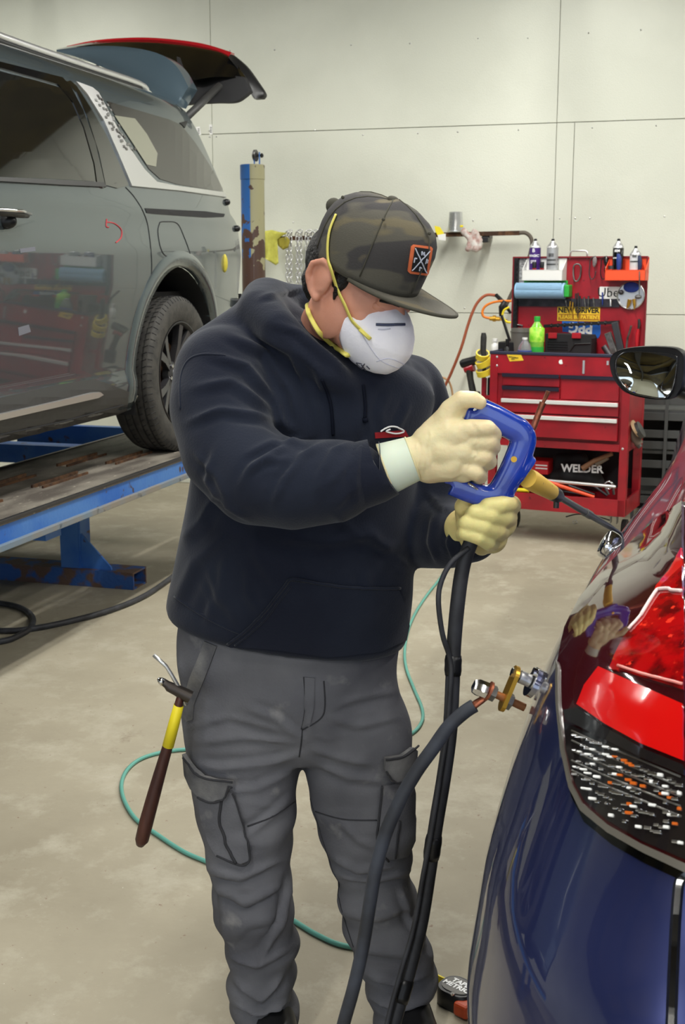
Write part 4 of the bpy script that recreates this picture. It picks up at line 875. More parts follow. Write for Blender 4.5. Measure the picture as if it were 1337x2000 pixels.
# tools at the right end of the tray
def blk(name, px0, py0, px1, py1, w_, t_, m, label, cat_, y): 
    p0 = cw(px0, py0, y); p1 = cw(px1, py1, y); L_ = (p1-p0).length; a = math.atan2(p1.x-p0.x, p1.z-p0.z); return ct_(name, B().box((p0+p1)/2, (w_, t_, L_), Matrix.Rotation(a, 3, 'Y'), .003), m, label, cat_)
blk('sanding_block', 1186, 650, 1200, 690, .035, .04, m_steel, 'grey metal block leaning at the right end of the cart tray', 'block', .3)
blk('flat_bar', 1200, 629, 1213, 688, .038, .03, m_dsteel, 'dark flat steel bar leaning against the board', 'bar', .33)
blk('file', 1190, 640, 1196, 688, .02, .02, m_dsteel, 'dark file standing behind the grey block', 'file', .35) if 0 else None
stick('wrench', [(1232, 636), (1230, 645), (1225, 660), (1222, 686)], [.012, .011, .012, .012], m_steel, 'steel wrench standing beside the red squeeze tool', 'wrench', y=.34, flat=.5)
stick('short_pipe', [(1178, 676), (1192, 698)], [.017, .017], m_dsteel, 'short dark pipe lying at the foot of the grey block', 'pipe', y=.2)
s = stick('red_pliers', [(1246, 642), (1244, 655), (1243, 676)], [.016, .028, .02], mat('red_grip', c(190, 30, 44), .35), 'red gripped tool hanging at the right end of the board', 'pliers', y=BY-.03, flat=.4); stick('jaw', [(1247, 623), (1248, 632), (1246, 643)], [.012, .018, .012], m_dsteel, '', '', s, flat=.5)
stick('hex_key', [(1008, 634), (1020, 636), (1018, 640)], .005, m_steel, 'small steel hook at the left of the board', 'hook', y=BY-.01)
# bottles, container, case on the tray
TZ = ztop-.02
def bottle(px, yy, pw, py_top, prof, m, label, cat_):
    x_, _ = cp(px, 680, yy); zt = cp(px, py_top, yy)[1]; h_ = zt-TZ; M = CM @ Matrix.Translation((x_, yy, TZ)); o = obj(cat_, B().lathe([(r_*pw/2, z_*h_) for r_, z_ in prof], M, 28), m, None, None, 50); tag(o, label, 'bottle'); return o, M, h_, pw/2
o, M, h_, r_ = bottle(1047, .14, .085, 618, [(.9, 0), (1, .02), (1, .55), (.97, .6), (.95, .68), (.6, .80), (.38, .86), (.36, .90)], mat('green_tea_plastic', c(110, 190, 60), .15, c2=c(150, 214, 84), scale=20, coat=1), 'green plastic drink bottle standing on the cart tray', 'drink_bottle')
obj('cap', B().lathe([(.42*r_, .88*h_), (.42*r_, .99*h_), (.38*r_, 1.*h_)], M, 20), m_greenp, o); obj('label', B().lathe([(1.01*r_, .38*h_), (1.02*r_, .40*h_), (1.02*r_, .70*h_), (.8*r_, .74*h_)], M, 28), m_green, o, None, 50); obj('lower_label', B().lathe([(1.01*r_, .02*h_), (1.01*r_, .26*h_)], M, 28), m_greenp, o, None, 50)
o, M, h_, r_ = bottle(1024, .08, .08, 659, [(.9, 0), (1, .03), (1, .4), (.85, .6), (.4, .85), (.34, .9), (.34, 1)], m_clear, 'small clear water bottle with blue band in front of the green one', 'water_bottle')
obj('label', B().lathe([(1.02*r_, .05*h_), (1.02*r_, .35*h_)], M, 28), mat('blue_band', c(40, 70, 170), .4), o, None, 50); obj('cap', B().lathe([(.38*r_, .9*h_), (.38*r_, 1.0*h_)], M, 16), m_white, o)
o, M, h_, r_ = bottle(1016, .25, .12, 641, [(.8, 0), (.9, .02), (1, .85), (1.06, .86), (1.06, .9), (.98, .9), (.97, 1), (.01, 1)], mat('cloudy_tub_plastic', c(120, 118, 112), .3, trans=.3), 'cloudy lidded tub left of the green bottle', 'plastic_tub'); o['category'] = 'tub'
o, M, h_, r_ = bottle(966, .28, .045, 661, [(.9, 0), (1, .05), (1, .6), (.5, .72), (.5, .8), (.7, .8), (.7, 1)], m_white, 'small white topped bottle at the left corner of the cart', 'small_bottle')
o, M, h_, r_ = bottle(990, .06, .03, 662, [(1, 0), (1, .5), (.5, .6), (.7, .65), (.7, 1)], m_black, 'small black bottle with brass cap at the front left tray corner', 'small_bottle')
b = PB(B(), 972, 668, 1004, 690, .2, .34, .004); ct_('black_box', b, m_black, 'low black box at the left end of the tray', 'box')
b = B(); xa, za = cp(1063, 690, .22); xb, zt = cp(1155, 655, .22)
b.prism([(xa, .22, TZ), (xb, .22, TZ), (xb, .22, zt-.02), (xb-.01, .22, zt), (xa, .22, zt+.004)], (0, .13, 0)); ks = ct_('tool_case', b, m_blackm, 'black plastic tool case with two red latches', 'case')
b = B()
for x in (1078, 1124): PB(b, x-8, 650, x+8, 661, .205, .225, .002)
for x in (1078,): obj('latch', PB(B(), x-8, 650, x+8, 661, .205, .225, .002), m_red, ks, CM)
obj('latch', PB(B(), 1116, 650, 1133, 661, .205, .225, .002), m_red, ks, CM); b.bm.free()
b = B()
for k_ in range(4): PB(b, 1068, 666+k_*5, 1108, 668+k_*5, .216, .222)
b.tube([cw(1112, 686, .216), cw(1122, 672, .216), cw(1152, 671, .216)], .004, 6); obj('ribs', b, m_black, ks, CM)
# front stickers
nt_ = obj('yellow_note', sheet([(989, 692), (1017, 693), (1022, 704), (995, 706)], lambda x, y: (CM @ cw(x, y, -.0015), -CY), 8, .0015), m_yellow); tag(nt_, 'yellow handwritten note stuck on the cart front', 'note')
b = B(); 
for a, y_ in ((996, 697), (1003, 698), (1001, 701), (1008, 699)): b.box(cw(a, y_, -.0035), (.02, .001, .004))
obj('handwriting', b, m_letterk, nt_, CM)
ct_('round_sticker', B().cyl(cw(1095, 707, -.001), cw(1095, 707, .002), .0125, n=20), m_white, 'small round white sticker on the cart front', 'sticker')
ct_('metal_strip', PB(B(), 1137, 704, 1141, 730, -.006, 0), m_silver, 'slim silver strip standing on the cart front', 'strip')
ct_('metal_clip', PB(B(), 1184, 705, 1188, 713, -.006, 0), m_silver, 'tiny silver clip on the cart front below the mirror', 'clip')
# hammer handle with tape rolls
stick('rubber_grip_hammer', [(944, 650), (944, 658), (943, 685), (945, 702), (945, 738)], [.012, .0175, .017, .013, .01], m_rub, 'black rubber hammer grip standing through the yellow tape rolls', 'hammer', y=.06, n=14)
for (px, py, rr, ta, tb, lb) in ((942, 694, .040, .5, .25, 'yellow masking tape roll, top of the three on the cart side'), (944, 708, .046, .42, -.3, 'yellow masking tape roll, middle of the three'), (945, 726, .046, .35, -.2, 'yellow masking tape roll, bottom of the three')):
    M = CM @ Matrix.Translation(cw(px, py, .06)) @ Matrix.Rotation(ta, 4, 'X') @ Matrix.Rotation(tb, 4, 'Y'); t_ = obj('tape_roll', B().lathe([(rr*.82, -.017), (rr, -.017), (rr, .017), (rr*.82, .017), (rr*.82, -.017)], M, 36, False), mat('masking_tape', c(240, 214, 60), .6), None, None, 40); tag(t_, lb, 'tape', 'tape rolls on the cart side')
    obj('core', B().lathe([(rr*.78, -.0165), (rr*.815, -.0165), (rr*.815, .0165), (rr*.78, .0165), (rr*.78, -.0165)], M, 36, False), mat('tape_core', c(206, 200, 180), .7), t_, None, 40)
# impact driver hanging on the side
t = thing('impact_driver', 'black and red cordless driver hanging left of the yellow tape', 'power tool', CM @ cw(915, 790, .12), -CR)
yd = .12
obj('motor_body', B().tube([cw(900, 712, yd), cw(905, 710, yd), cw(930, 703, yd)], [.022, .028, .026], 14), m_black, t, CM, 40); obj('red_shell', B().tube([cw(907, 722, yd), cw(925, 717, yd)], [.02, .026], 12), m_red, t, CM, 40)
obj('grip', B().tube([cw(916, 722, yd), cw(918, 740, yd), cw(923, 765, yd)], [.022, .019, .021], 12), m_rub, t, CM, 40)
b = B(); b.bb(cw(911, 792, yd-.03), cw(938, 764, yd+.03), .006); obj('battery', b, m_black, t, CM)
b = B(); b.bb(cw(950, 782, .14), cw(963, 736, .2), .006); ct_('black_pouch', b, m_blackm, 'black pouch hanging between red post and drawers', 'pouch')
# lower shelf contents
LZ = zb1+.012
b = B(); b.chain([(cw(1085, 936, .2), .05), (cw(1110, 925, .2), .07), (cw(1150, 930, .2), .065), (cw(1165, 945, .2), .045)], 16); b.chain([(cw(1095, 905, .25), .06), (cw(1135, 900, .25), .05)], 14)
gm = remesh(b, .01, 3); a = co(gm); setco(gm, a+nrm(gm)*(noise3(a, 40, 5)*.007)[:, None]); bg = obj('cloth_bag', gm, m_blackm, None, CM, True); tag(bg, 'black cloth bag with white lettering on the lower shelf', 'bag')
letter('WELDER', .062, 1136, 916, .118, m_letter, bg, rot=-.03, bold=.002)
rc = ct_('red_box', PB(B(), 1022, 900, 1070, 926, .1, .25, .004), mat('red_plastic_case', c(190, 24, 34), .4), 'bright red plastic box at the left of the lower shelf', 'box')
b = B(); PB(b, 1045, 908, 1068, 910, .095, .1); PB(b, 1045, 914, 1068, 916, .095, .1); obj('lines', b, m_letter, rc, CM)
s = stick('hammer', [(1137, 915), (1160, 900), (1195, 886)], [.017, .014, .012], mat('worn_wood', c(130, 92, 66), .6), 'wooden hammer handle sticking across the black bag', 'hammer', y=.08); stick('head', [(1163, 905), (1185, 892)], [.02, .02], m_dustb, '', '', s, .1)
stick('long_bar', [(1040, 936), (1202, 951)], [.010, .010], m_silver, 'long chrome bar resting across the lower shelf', 'bar', y=.03)
stick('orange_rod', [(1060, 938), (1160, 971)], [.012, .009], m_orange, 'orange rod lying on the lower shelf below the chrome bar', 'rod', y=.02)
stick('yellow_ruler', [(995, 956), (1032, 958)], [.012, .012], m_ytape, 'yellow stick lying at the left of the lower shelf', 'ruler', y=.03)
k_ = 0
for (a, y0, a2, y1, lb) in ((1090, 958, 1150, 968, 'dark wrench lying under the chrome bar, left'), (1110, 948, 1160, 966, 'dark rod crossing under the chrome bar'), (1160, 950, 1185, 968, 'dark pliers lying near the shelf corner'), (1178, 946, 1188, 966, 'steel socket tool standing near the right post'), (1196, 944, 1198, 966, 'steel pin leaning at the right post'), (1080, 965, 1100, 970, 'short dark rod on the left part of the shelf')):
    stick('loose_tool', [(a, y0), (a2, y1)], [.008, .007], m_steel if 'steel' in lb else m_dsteel, lb+' of the lower shelf' if 'shelf' not in lb else lb, 'tool', y=.06+.02*k_); k_ += 1
b = B().tube(cat([cw(x, y, .06) for x, y in [(1180, 945), (1188, 940), (1195, 946), (1190, 955), (1182, 952)]], 5), .006, 8); ct_('chrome_ring', b, m_chrome, 'chrome ring lying at the right end of the lower shelf', 'ring', True)
b = B(); q = CM @ cw(1115, 1030, .12); q.z = 0.002; 
b.tube(cat([onz(x, y, .004) for x, y in [(1105, 1009), (1130, 1004), (1170, 1010), (1190, 1016)]], 6), .004, 6); tag(obj('thin_cable', b, m_black, None, None, True), 'thin black cable lying on the floor under the cart', 'cable')
b = B().tube([onz(x, y, .003) for x, y in [(1118, 1018), (1125, 1017), (1127, 1021), (1122, 1023), (1118, 1020)]], .003, 6); tag(obj('white_ring', b, m_white, None, None, True), 'tiny white ring lying on the floor under the cart', 'ring')
# grinder on the right side of the cart
t = thing('angle_grinder', 'dusty grey angle grinder hanging on the right side of the cart', 'power tool', CM @ Vector((x1+.05, .1, .5)), -CR)
g = lambda x, y, yy: cw(x, y, yy)
obj('motor_body', B().tube([g(1226, 838, .12), g(1238, 850, .12), g(1248, 868, .12)], [.026, .03, .022], 14), m_dustb, t, CM, 40); obj('disc', B().cyl(g(1244, 842, .09), g(1252, 838, .09), .048, n=28), m_dsteel, t, CM); obj('backing_pad', B().cyl(g(1239, 838, .085), g(1243, 836, .085), .05, n=28), mat('tan_pad', c(190, 160, 124), .8), t, CM); obj('collar', B().tube([g(1243, 866, .12), g(1250, 874, .12)], [.018, .014], 12), m_steel, t, CM, 40)
b = B(); b.tube([g(1222, 850, .14), g(1240, 832, .14)], .006, 8); obj('hook', b, m_steel, t, CM)
# grey slatted shelf unit behind
sh = thing('shelf_unit', 'grey steel shelf unit standing right behind the red cart', 'shelf', onu(1300, 900, 8.0)*1, -TH)
sh.location.z = 0; WMX[sh] = Matrix.Translation(sh.location) @ Matrix.Rotation(-TH, 4, 'Z')
xa = onu(1236, 900, 7.85).dot(V); xb = xa+.9
for y in (781, 812, 846, 868, 905, 940, 975):
    zq = onu(1270, y, 7.8).z; obj('slat', B().bb((xa, 7.8, zq-.028), (xb, 7.815, zq+.02), .002), m_shelfg, sh, BM_)
for y in (800, 880, 960): zq = onu(1270, y, 7.8).z; obj('shelf_board', B().bb((xa, 7.815, zq-.02), (xb, 8.2, zq)), m_shelfg, sh, BM_)
b = B().bb((xa, 8.19, 0), (xb, 8.21, onu(1270, 775, 7.8).z)); obj('back_panel', b, m_blackm, sh, BM_)
for xx in (xa, xb-.03, xa+.18): obj('upright', B().bb((xx, 7.79, 0), (xx+.02, 7.80, onu(1270, 775, 7.8).z)), m_shelfg, sh, BM_)
# ------------------------------------------------------------------ blue car, near right
SIDE = [(1.0, -.20), (1.4, -.215), (1.8, -.212), (2.3, -.19), (3.0, -.125), (3.8, -.085), (4.6, -.07), (5.4, -.06), (6.0, .0)]
OFF = [(.22, .08), (.4, -.03), (.6, -.05), (.75, -.035), (.85, -.015), (.95, .012), (1.02, .042), (1.06, .075), (1.09, .12), (1.11, .16), (1.14, .175), (1.4, .26), (1.58, .35), (1.64, .44), (1.675, .6), (1.69, .95)]
URR = [(.22, 1.26), (.4, 1.15), (.6, 1.13), (.75, 1.17), (.85, 1.25), (.95, 1.30), (1.09, 1.36), (1.14, 1.42), (1.4, 1.62), (1.58, 1.78), (1.69, 2.1)]
def car_side(u, z): return interp(SIDE, u)+interp(OFF, z)+(0 if u < 5 else 0)
zz_ = []
for (z0, o0), (z1, o1) in zip(OFF[:-1], OFF[1:]):
    m_ = max(1, int(math.hypot(z1-z0, o1-o0)/.022)); zz_ += [z0+(z1-z0)*q/m_ for q in range(m_)]
zz_.append(1.69)
def smooth_tab(T, z, h=.03): return sum(interp(T, max(T[0][0], min(T[-1][0], z+d*h))) for d in (-1, -.5, 0, .5, 1))/5
CCV = .70; g = []; b = B()
for z in zz_:
    ur = smooth_tab(URR, z); off = smooth_tab(OFF, z, .02) if z < 1.6 else interp(OFF, z); row = []
    sv = lambda u: smooth_tab(SIDE, u, .25)+off
    rcu = .44; vs0 = sv(ur+rcu); rcv = min(.27, (CCV-vs0)*.9)
    for q in range(8): row.append((ur-.0+.02*(1-q/8)*0, CCV+(vs0+rcv-CCV)*q/8))
    for q in range(28):
        a = math.pi/2*q/28; row.append((ur+rcu*(1-math.cos(a)), vs0+rcv*(1-math.sin(a))))
    for q in range(61): u = ur+rcu+(5.9-ur-rcu)*q/60; hood = 0; row.append((u, sv(u)+(.0 if u < 5.2 else .35*((u-5.2)/.7)**3)))
    zf = lambda u: z if u < 4.5 or z < 1.1 else 1.1+(z-1.1)*max(0, 1-(u-4.5)/.9)
    g.append([uv(u, v_, zf(u)) for u, v_ in row])
for s in (1, -1):
    gg = [[b.bm.verts.new(p if s > 0 else p+V*2*(CCV-p.dot(V))) for p in r_] for r_ in g]
    for i in range(len(gg)-1):
        for j in range(len(gg[0])-1):
            m_ = sum((q.co for q in (gg[i][j], gg[i+1][j], gg[i+1][j+1], gg[i][j+1])), Vector())/4
            if any(math.hypot(m_.dot(U)-cu, m_.z-.36) < .37 for cu in (2.15, 4.85)) and (abs(m_.dot(V)-CCV) > .5): continue
            b.bm.faces.new((gg[i][j], gg[i+1][j], gg[i+1][j+1], gg[i][j+1]))
bmesh.ops.remove_doubles(b.bm, verts=b.bm.verts[:], dist=.0004)
car = thing('car', 'dark blue car in the foreground with a red tail lamp, seen past its rear corner', 'car', uv(3.2, CCV, 0), -TH)
cb = obj('body', b, m_carblue, car, None, 60)
CBV = bvh_of(cb.data, WMX[car])
def CD(name, poly, m, off, th, step=10, sp=0, parent=None, label=None): return obj(name, decal(poly, CBV, off, th, step, sp, 1.4), m, parent or car, None, 60, label)
for cu in (2.15, 4.85):
    for s in (-1, 1):
        vw = CCV+s*.86; b = B(); b.bb((vw-.01, cu-.45, .15), (vw-s*.4, cu+.45, .8)) if 0 else None
        M = Matrix.Translation(uv(cu, CCV+s*.74, .36)) @ BM_ @ Matrix.Rotation(math.pi/2, 4, 'Y')
        obj('tyre', B().lathe([(.22, -.1), (.33, -.11), (.355, -.08), (.355, .08), (.33, .11), (.22, .1)], M, 40), m_tire, car, None, 40); b.bm.free()
        rm = obj('rim', B().lathe([(.001, -.06), (.06, -.08), (.21, -.06), (.225, -.1), (.225, .1), (.2, .06), (.001, .06)], M, 32), m_dsteel, car, None, 40)
obj('underbody', B().bb((CCV-.62, 1.5, .22), (CCV+.62, 5.6, .5)), m_blackm, car, BM_)
# windows
def vquad(name, pts, m, off):   # panel on the greenhouse, in building coordinates (u,z)
    def pl(x, y): o_ = smooth_tab(OFF, y, .02) if y < 1.6 else interp(OFF, y); return uv(x, smooth_tab(SIDE, x, .25)+o_-off, y), -V
    return obj(name, sheet(pts, pl, .06, .006), m, car, None, 50)
vquad('side_window', [(2.35, 1.16), (3.1, 1.15), (3.1, 1.56), (2.7, 1.56), (2.45, 1.5), (2.2, 1.3)], m_glass, .004); vquad('side_window', [(3.16, 1.15), (4.3, 1.14), (4.4, 1.2), (3.9, 1.5), (3.7, 1.56), (3.16, 1.57)], m_glass, .004)
# tail lamp
lens = [(1345, 985), (1300, 1015), (1240, 1068), (1185, 1125), (1140, 1180), (1114, 1235), (1102, 1300), (1103, 1380), (1112, 1470), (1128, 1545), (1150, 1590), (1200, 1632), (1262, 1668), (1345, 1708)]
gap = [(1352, 968), (1296, 1004), (1234, 1058), (1178, 1116), (1132, 1172), (1102, 1232), (1089, 1300), (1090, 1385), (1100, 1478), (1117, 1556), (1142, 1606), (1196, 1650), (1258, 1686), (1352, 1730)]
lamp = CD('tail_lamp', gap, m_blackg, .002, .004, 14)
lh = obj('housing', decal(lens, CBV, .012, .014, 12, 0, 1.4), m_ldark, lamp, None, 60)
def LD(name, poly, m, off, th=.004, step=9, label=None): return obj(name, decal(poly, CBV, off, th, step, 0, 1.4), m, lamp, None, 60, label)
LD('rim_seal', [(1345, 1690), (1262, 1652), (1200, 1616), (1152, 1574), (1132, 1535), (1118, 1470), (1108, 1385), (1106, 1310), (1102, 1300), (1103, 1380), (1112, 1470), (1128, 1545), (1150, 1590), (1200, 1632), (1262, 1668), (1345, 1708)], mat('grey_rubber_rim', c(96, 92, 84), .3, coat=.5), .015, .008, 8)
LD('red_lens', [(1345, 1120), (1300, 1162), (1276, 1200), (1252, 1232), (1228, 1262), (1212, 1296), (1204, 1318), (1345, 1360)], m_lred, .015, label='red reflector lens with painted sparkle')
LD('red_light_band', [(1186, 1316), (1225, 1334), (1345, 1386), (1345, 1492), (1265, 1460), (1200, 1424), (1146, 1386), (1160, 1350)], m_lredband, .017, label='bright red lens band')
LD('upper_red_lens', [(1345, 1080), (1345, 1120), (1300, 1160), (1285, 1176), (1290, 1160), (1318, 1128)], m_lredband, .014)
lg = mat('white_guide_reflection', c(250, 225, 220), .3)  # pale guide colours paint in the reflections along the light guide lines
lg2 = mat('pink_guide_reflection', c(240, 150, 140), .3)
b = B(); seam(b, [(1262, 1222), (1290, 1178), (1304, 1170), (1345, 1172)], CBV, .0024, .017, 8, 8, 1.4); seam(b, [(1262, 1222), (1240, 1248)], CBV, .002, .017, 8, 6, 1.4); obj('light_guide', b, lg, lamp, None, True)
b = B(); seam(b, [(1222, 1318), (1270, 1334), (1345, 1352)], CBV, .0018, .018, 8, 8, 1.4, False); obj('light_guide', b, lg2, lamp, None, True)
LD('dark_divider', [(1120, 1398), (1146, 1392), (1200, 1430), (1265, 1468), (1345, 1500), (1345, 1520), (1262, 1486), (1190, 1450), (1124, 1416)], m_lsmoke, .017)
cl_ = LD('clear_lens_base', [(1118, 1418), (1190, 1452), (1262, 1488), (1345, 1522), (1345, 1682), (1262, 1646), (1200, 1608), (1156, 1568), (1136, 1528), (1122, 1470)], m_lsmoke, .014)
b1 = B(); b2 = B(); b3 = B()
for rowi in range(9):
    for k_ in range(26):
        x = 1134+k_*8.4; y = 1440+rowi*16+(x-1134)*.40+random.uniform(-3, 3)
        if not inpoly(x, y, [(1134, 1432), (1190, 1458), (1262, 1494), (1337, 1526), (1337, 1672), (1262, 1636), (1204, 1598), (1164, 1560), (1140, 1520)]): continue
        if random.random() < .10+.05*rowi: continue
        p, n_ = hit(CBV, x, y, 1.4); R_ = Matrix((V, n_.cross(V), n_)).transposed(); t = b1 if random.random() < .66 else (b2 if x > 1200 and random.random() < .55 else b3)
        t.box(p+n_*.016, (random.uniform(.004, .009), random.uniform(.003, .0045), .004), R_, .0008)
obj('chrome_facets', b1, m_chrome, lamp, kind='stuff'); obj('amber_facets', b2, m_amber, lamp, kind='stuff'); obj('pale_facets', b3, m_white, lamp, kind='stuff')
b = B(); 
for rowi in range(7): seam(b, [(1134, 1436+rowi*19), (1200, 1466+rowi*19), (1337, 1522+rowi*19)], CBV, .0012, .0145, 14, 5, 1.4) if rowi < 5 else None
obj('lens_ribs', b, m_steel, lamp)
# shut lines: bumper crease and hatch gap
b = B(); seam(b, [(1345, 1705), (1328, 1720), (1322, 1760), (1316, 1860), (1310, 2010)], CBV, .006, 0, 10, 6, 1.3); obj('hatch_gap', b, m_blackg, car)
# door mirror
MU = 4.55
def mr(x, y, d=0): return onu(x, y, MU+d)
gl = [(1204, 706), (1212, 694), (1232, 688), (1290, 690), (1314, 694), (1320, 704), (1314, 748), (1306, 768), (1294, 776), (1262, 772), (1232, 764), (1214, 746), (1205, 728)]
outl = [(1190, 704), (1200, 688), (1222, 680), (1262, 676), (1312, 678), (1330, 686), (1336, 700), (1334, 745), (1322, 772), (1300, 781), (1258, 778), (1224, 768), (1206, 752), (1194, 730)]
cx0 = Vector((0, 0, 0)); O_ = cat([mr(x, y) for x, y in outl], 4, True); G_ = cat([mr(x, y) for x, y in gl], 4, True)
cen = sum(O_, Vector())/len(O_); n0 = len(O_)
def sc(L_, f, du): return [cen+(p-cen)*f+U*du+V*(.03*du/.1) for p in L_]
b = B().rings([sc(O_, .93, -.004), sc(O_, .985, -.006), sc(O_, 1.0, .006), sc(O_, 1.0, .03), sc(O_, .94, .07), sc(O_, .78, .105), sc(O_, .45, .125)]); mir = obj('door_mirror', b, m_black, car, None, 50)
gc = sum(G_, Vector())/len(G_); b = B(); gv = b.bm.verts.new(gc-U*.012-V*0); lay = [[b.bm.verts.new(gc+(p-gc)*f-U*(.012-.006*f*f)) for p in G_] for f in (.33, .66, 1)]
for i in range(len(G_)):
    j = (i+1) % len(G_); b.bm.faces.new((gv, lay[0][i], lay[0][j]))
    for q in (0, 1): b.bm.faces.new((lay[q][i], lay[q+1][i], lay[q+1][j], lay[q][j]))
# tilt of the glass: aimed up a touch and outwards
Rt = Matrix.Translation(gc) @ Matrix.Translation(-U*.013) @ Matrix.Rotation(math.radians(-11.5), 4, V) @ Matrix.Rotation(math.radians(3), 4, 'Z') @ Matrix.Translation(-gc)
bmesh.ops.transform(b.bm, matrix=Rt, verts=b.bm.verts[:]); mg = obj('mirror_glass', b, mat('mirror_glass', c(200, 202, 196), .01, 1), mir, None, True)
b = B().rings([[p-U*.008 for p in sc(G_, 1.0, 0)], [gc+(p-gc)*1.04-U*.012 for p in G_], [gc+(p-gc)*1.05-U*.002 for p in G_]], False); bmesh.ops.transform(b.bm, matrix=Rt, verts=b.bm.verts[:]); obj('glass_bezel', b, m_blackg, mir, None, True)
b = B().tube([mr(1318, 762, .05), mr(1345, 772, .05), mr(1400, 775, .06)], [.04, .035, .04], 12, flat=.6); obj('mirror_arm', b, m_black, mir, None, True)
# ------------------------------------------------------------------ puller magnet on the car
p, n_ = hit(CBV, 1180, 1052, 2.0); S0 = onv(1170, 1046, p.dot(V)-.0)
q = hit(CBV, 1172, 1046, 2.0)[0]; M = Matrix.Translation(q) @ Matrix(((*basis(-V+Z*.5)[0], 0), (*basis(-V+Z*.5)[1], 0), (*basis(-V+Z*.5)[2], 0), (0, 0, 0, 1))).transposed()
mk = obj('chrome_puller_base', B().lathe([(.024, -.01), (.027, 0), (.027, .012), (.022, .018), (.012, .020), (.001, .021)], M, 32), m_chrome, None, None, 40); tag(mk, 'round chrome puller base stuck on the blue car', 'puller base')
b = B(); mq = onv(1240, 930, -.20); b.lathe([(.04, 0), (.048, .02), (.05, .06), (.04, .09), (.03, .095), (.001, .095)], Matrix.Translation(onu(1243, 948, 5.2)) @ Matrix.Rotation(.3, 4, 'Y'), 20); pk = b; 
p_ = onu(1243, 948, 5.2); pk.bm.free()
# ------------------------------------------------------------------ man
def loftr(rings, n=40, m=4, ex=2.3):
    """rings of (left pixel, right pixel, depth y, thickness, front tilt); smooth in between"""
    K = []
    for (xl_, yl_), (xr_, yr_), Y, t, tilt in rings:
        Lp = ony(xl_, yl_, Y); Rp = ony(xr_, yr_, Y); K.append(((Lp+Rp)/2, (Rp-Lp)/2, Vector((0, -t, tilt))))
    out = []
    cc = [cat([k_[i] for k_ in K], m) for i in range(3)]
    for c_, a_, b_ in zip(*cc):
        r_ = []
        for q in range(n):
            th = 2*math.pi*q/n; ct_a = math.cos(th); st = math.sin(th)
            r_.append(c_+a_*(math.copysign(abs(ct_a)**(2/ex), ct_a))+b_*(math.copysign(abs(st)**(2/ex), st)))
        out.append(r_)
    return out
man = thing('person', 'man in navy hoodie, camouflage cap and white respirator pulling a dent with a blue tool', 'person', (-.02, 2.28, 0))
def arm(L_): return [(ony(x, y, Y), r_) for x, y, Y, r_ in L_]
# hoodie
b = B()
b.rings(loftr([((338, 1196), (788, 1252), 2.28, .135, -.02), ((328, 1180), (796, 1236), 2.28, .150, -.02), ((340, 1120), (803, 1170), 2.28, .162, -.02), ((352, 1050), (806, 1100), 2.27, .162, -.01), ((364, 980), (808, 1020), 2.26, .158, 0), ((372, 900), (812, 930), 2.25, .152, 0), ((372, 830), (826, 850), 2.24, .148, 0), ((380, 760), (846, 780), 2.24, .140, .01), ((400, 705), (828, 742), 2.24, .122, .02), ((450, 660), (790, 722), 2.26, .10, .03), ((500, 635), (750, 715), 2.27, .075, .04)]))
b.chain(arm([(438, 735, 2.16, .088), (428, 800, 2.12, .090), (445, 880, 2.07, .088), (500, 935, 2.02, .084), (570, 950, 2.0, .078), (650, 942, 2.0, .072), (664, 938, 2.0, .068), (690, 931, 2.0, .058)]), 20)
b.chain(arm([(795, 765, 2.32, .072), (825, 850, 2.34, .068), (838, 950, 2.32, .070), (840, 1035, 2.26, .072), (880, 1046, 2.18, .060), (918, 1043, 2.12, .053)]), 20)
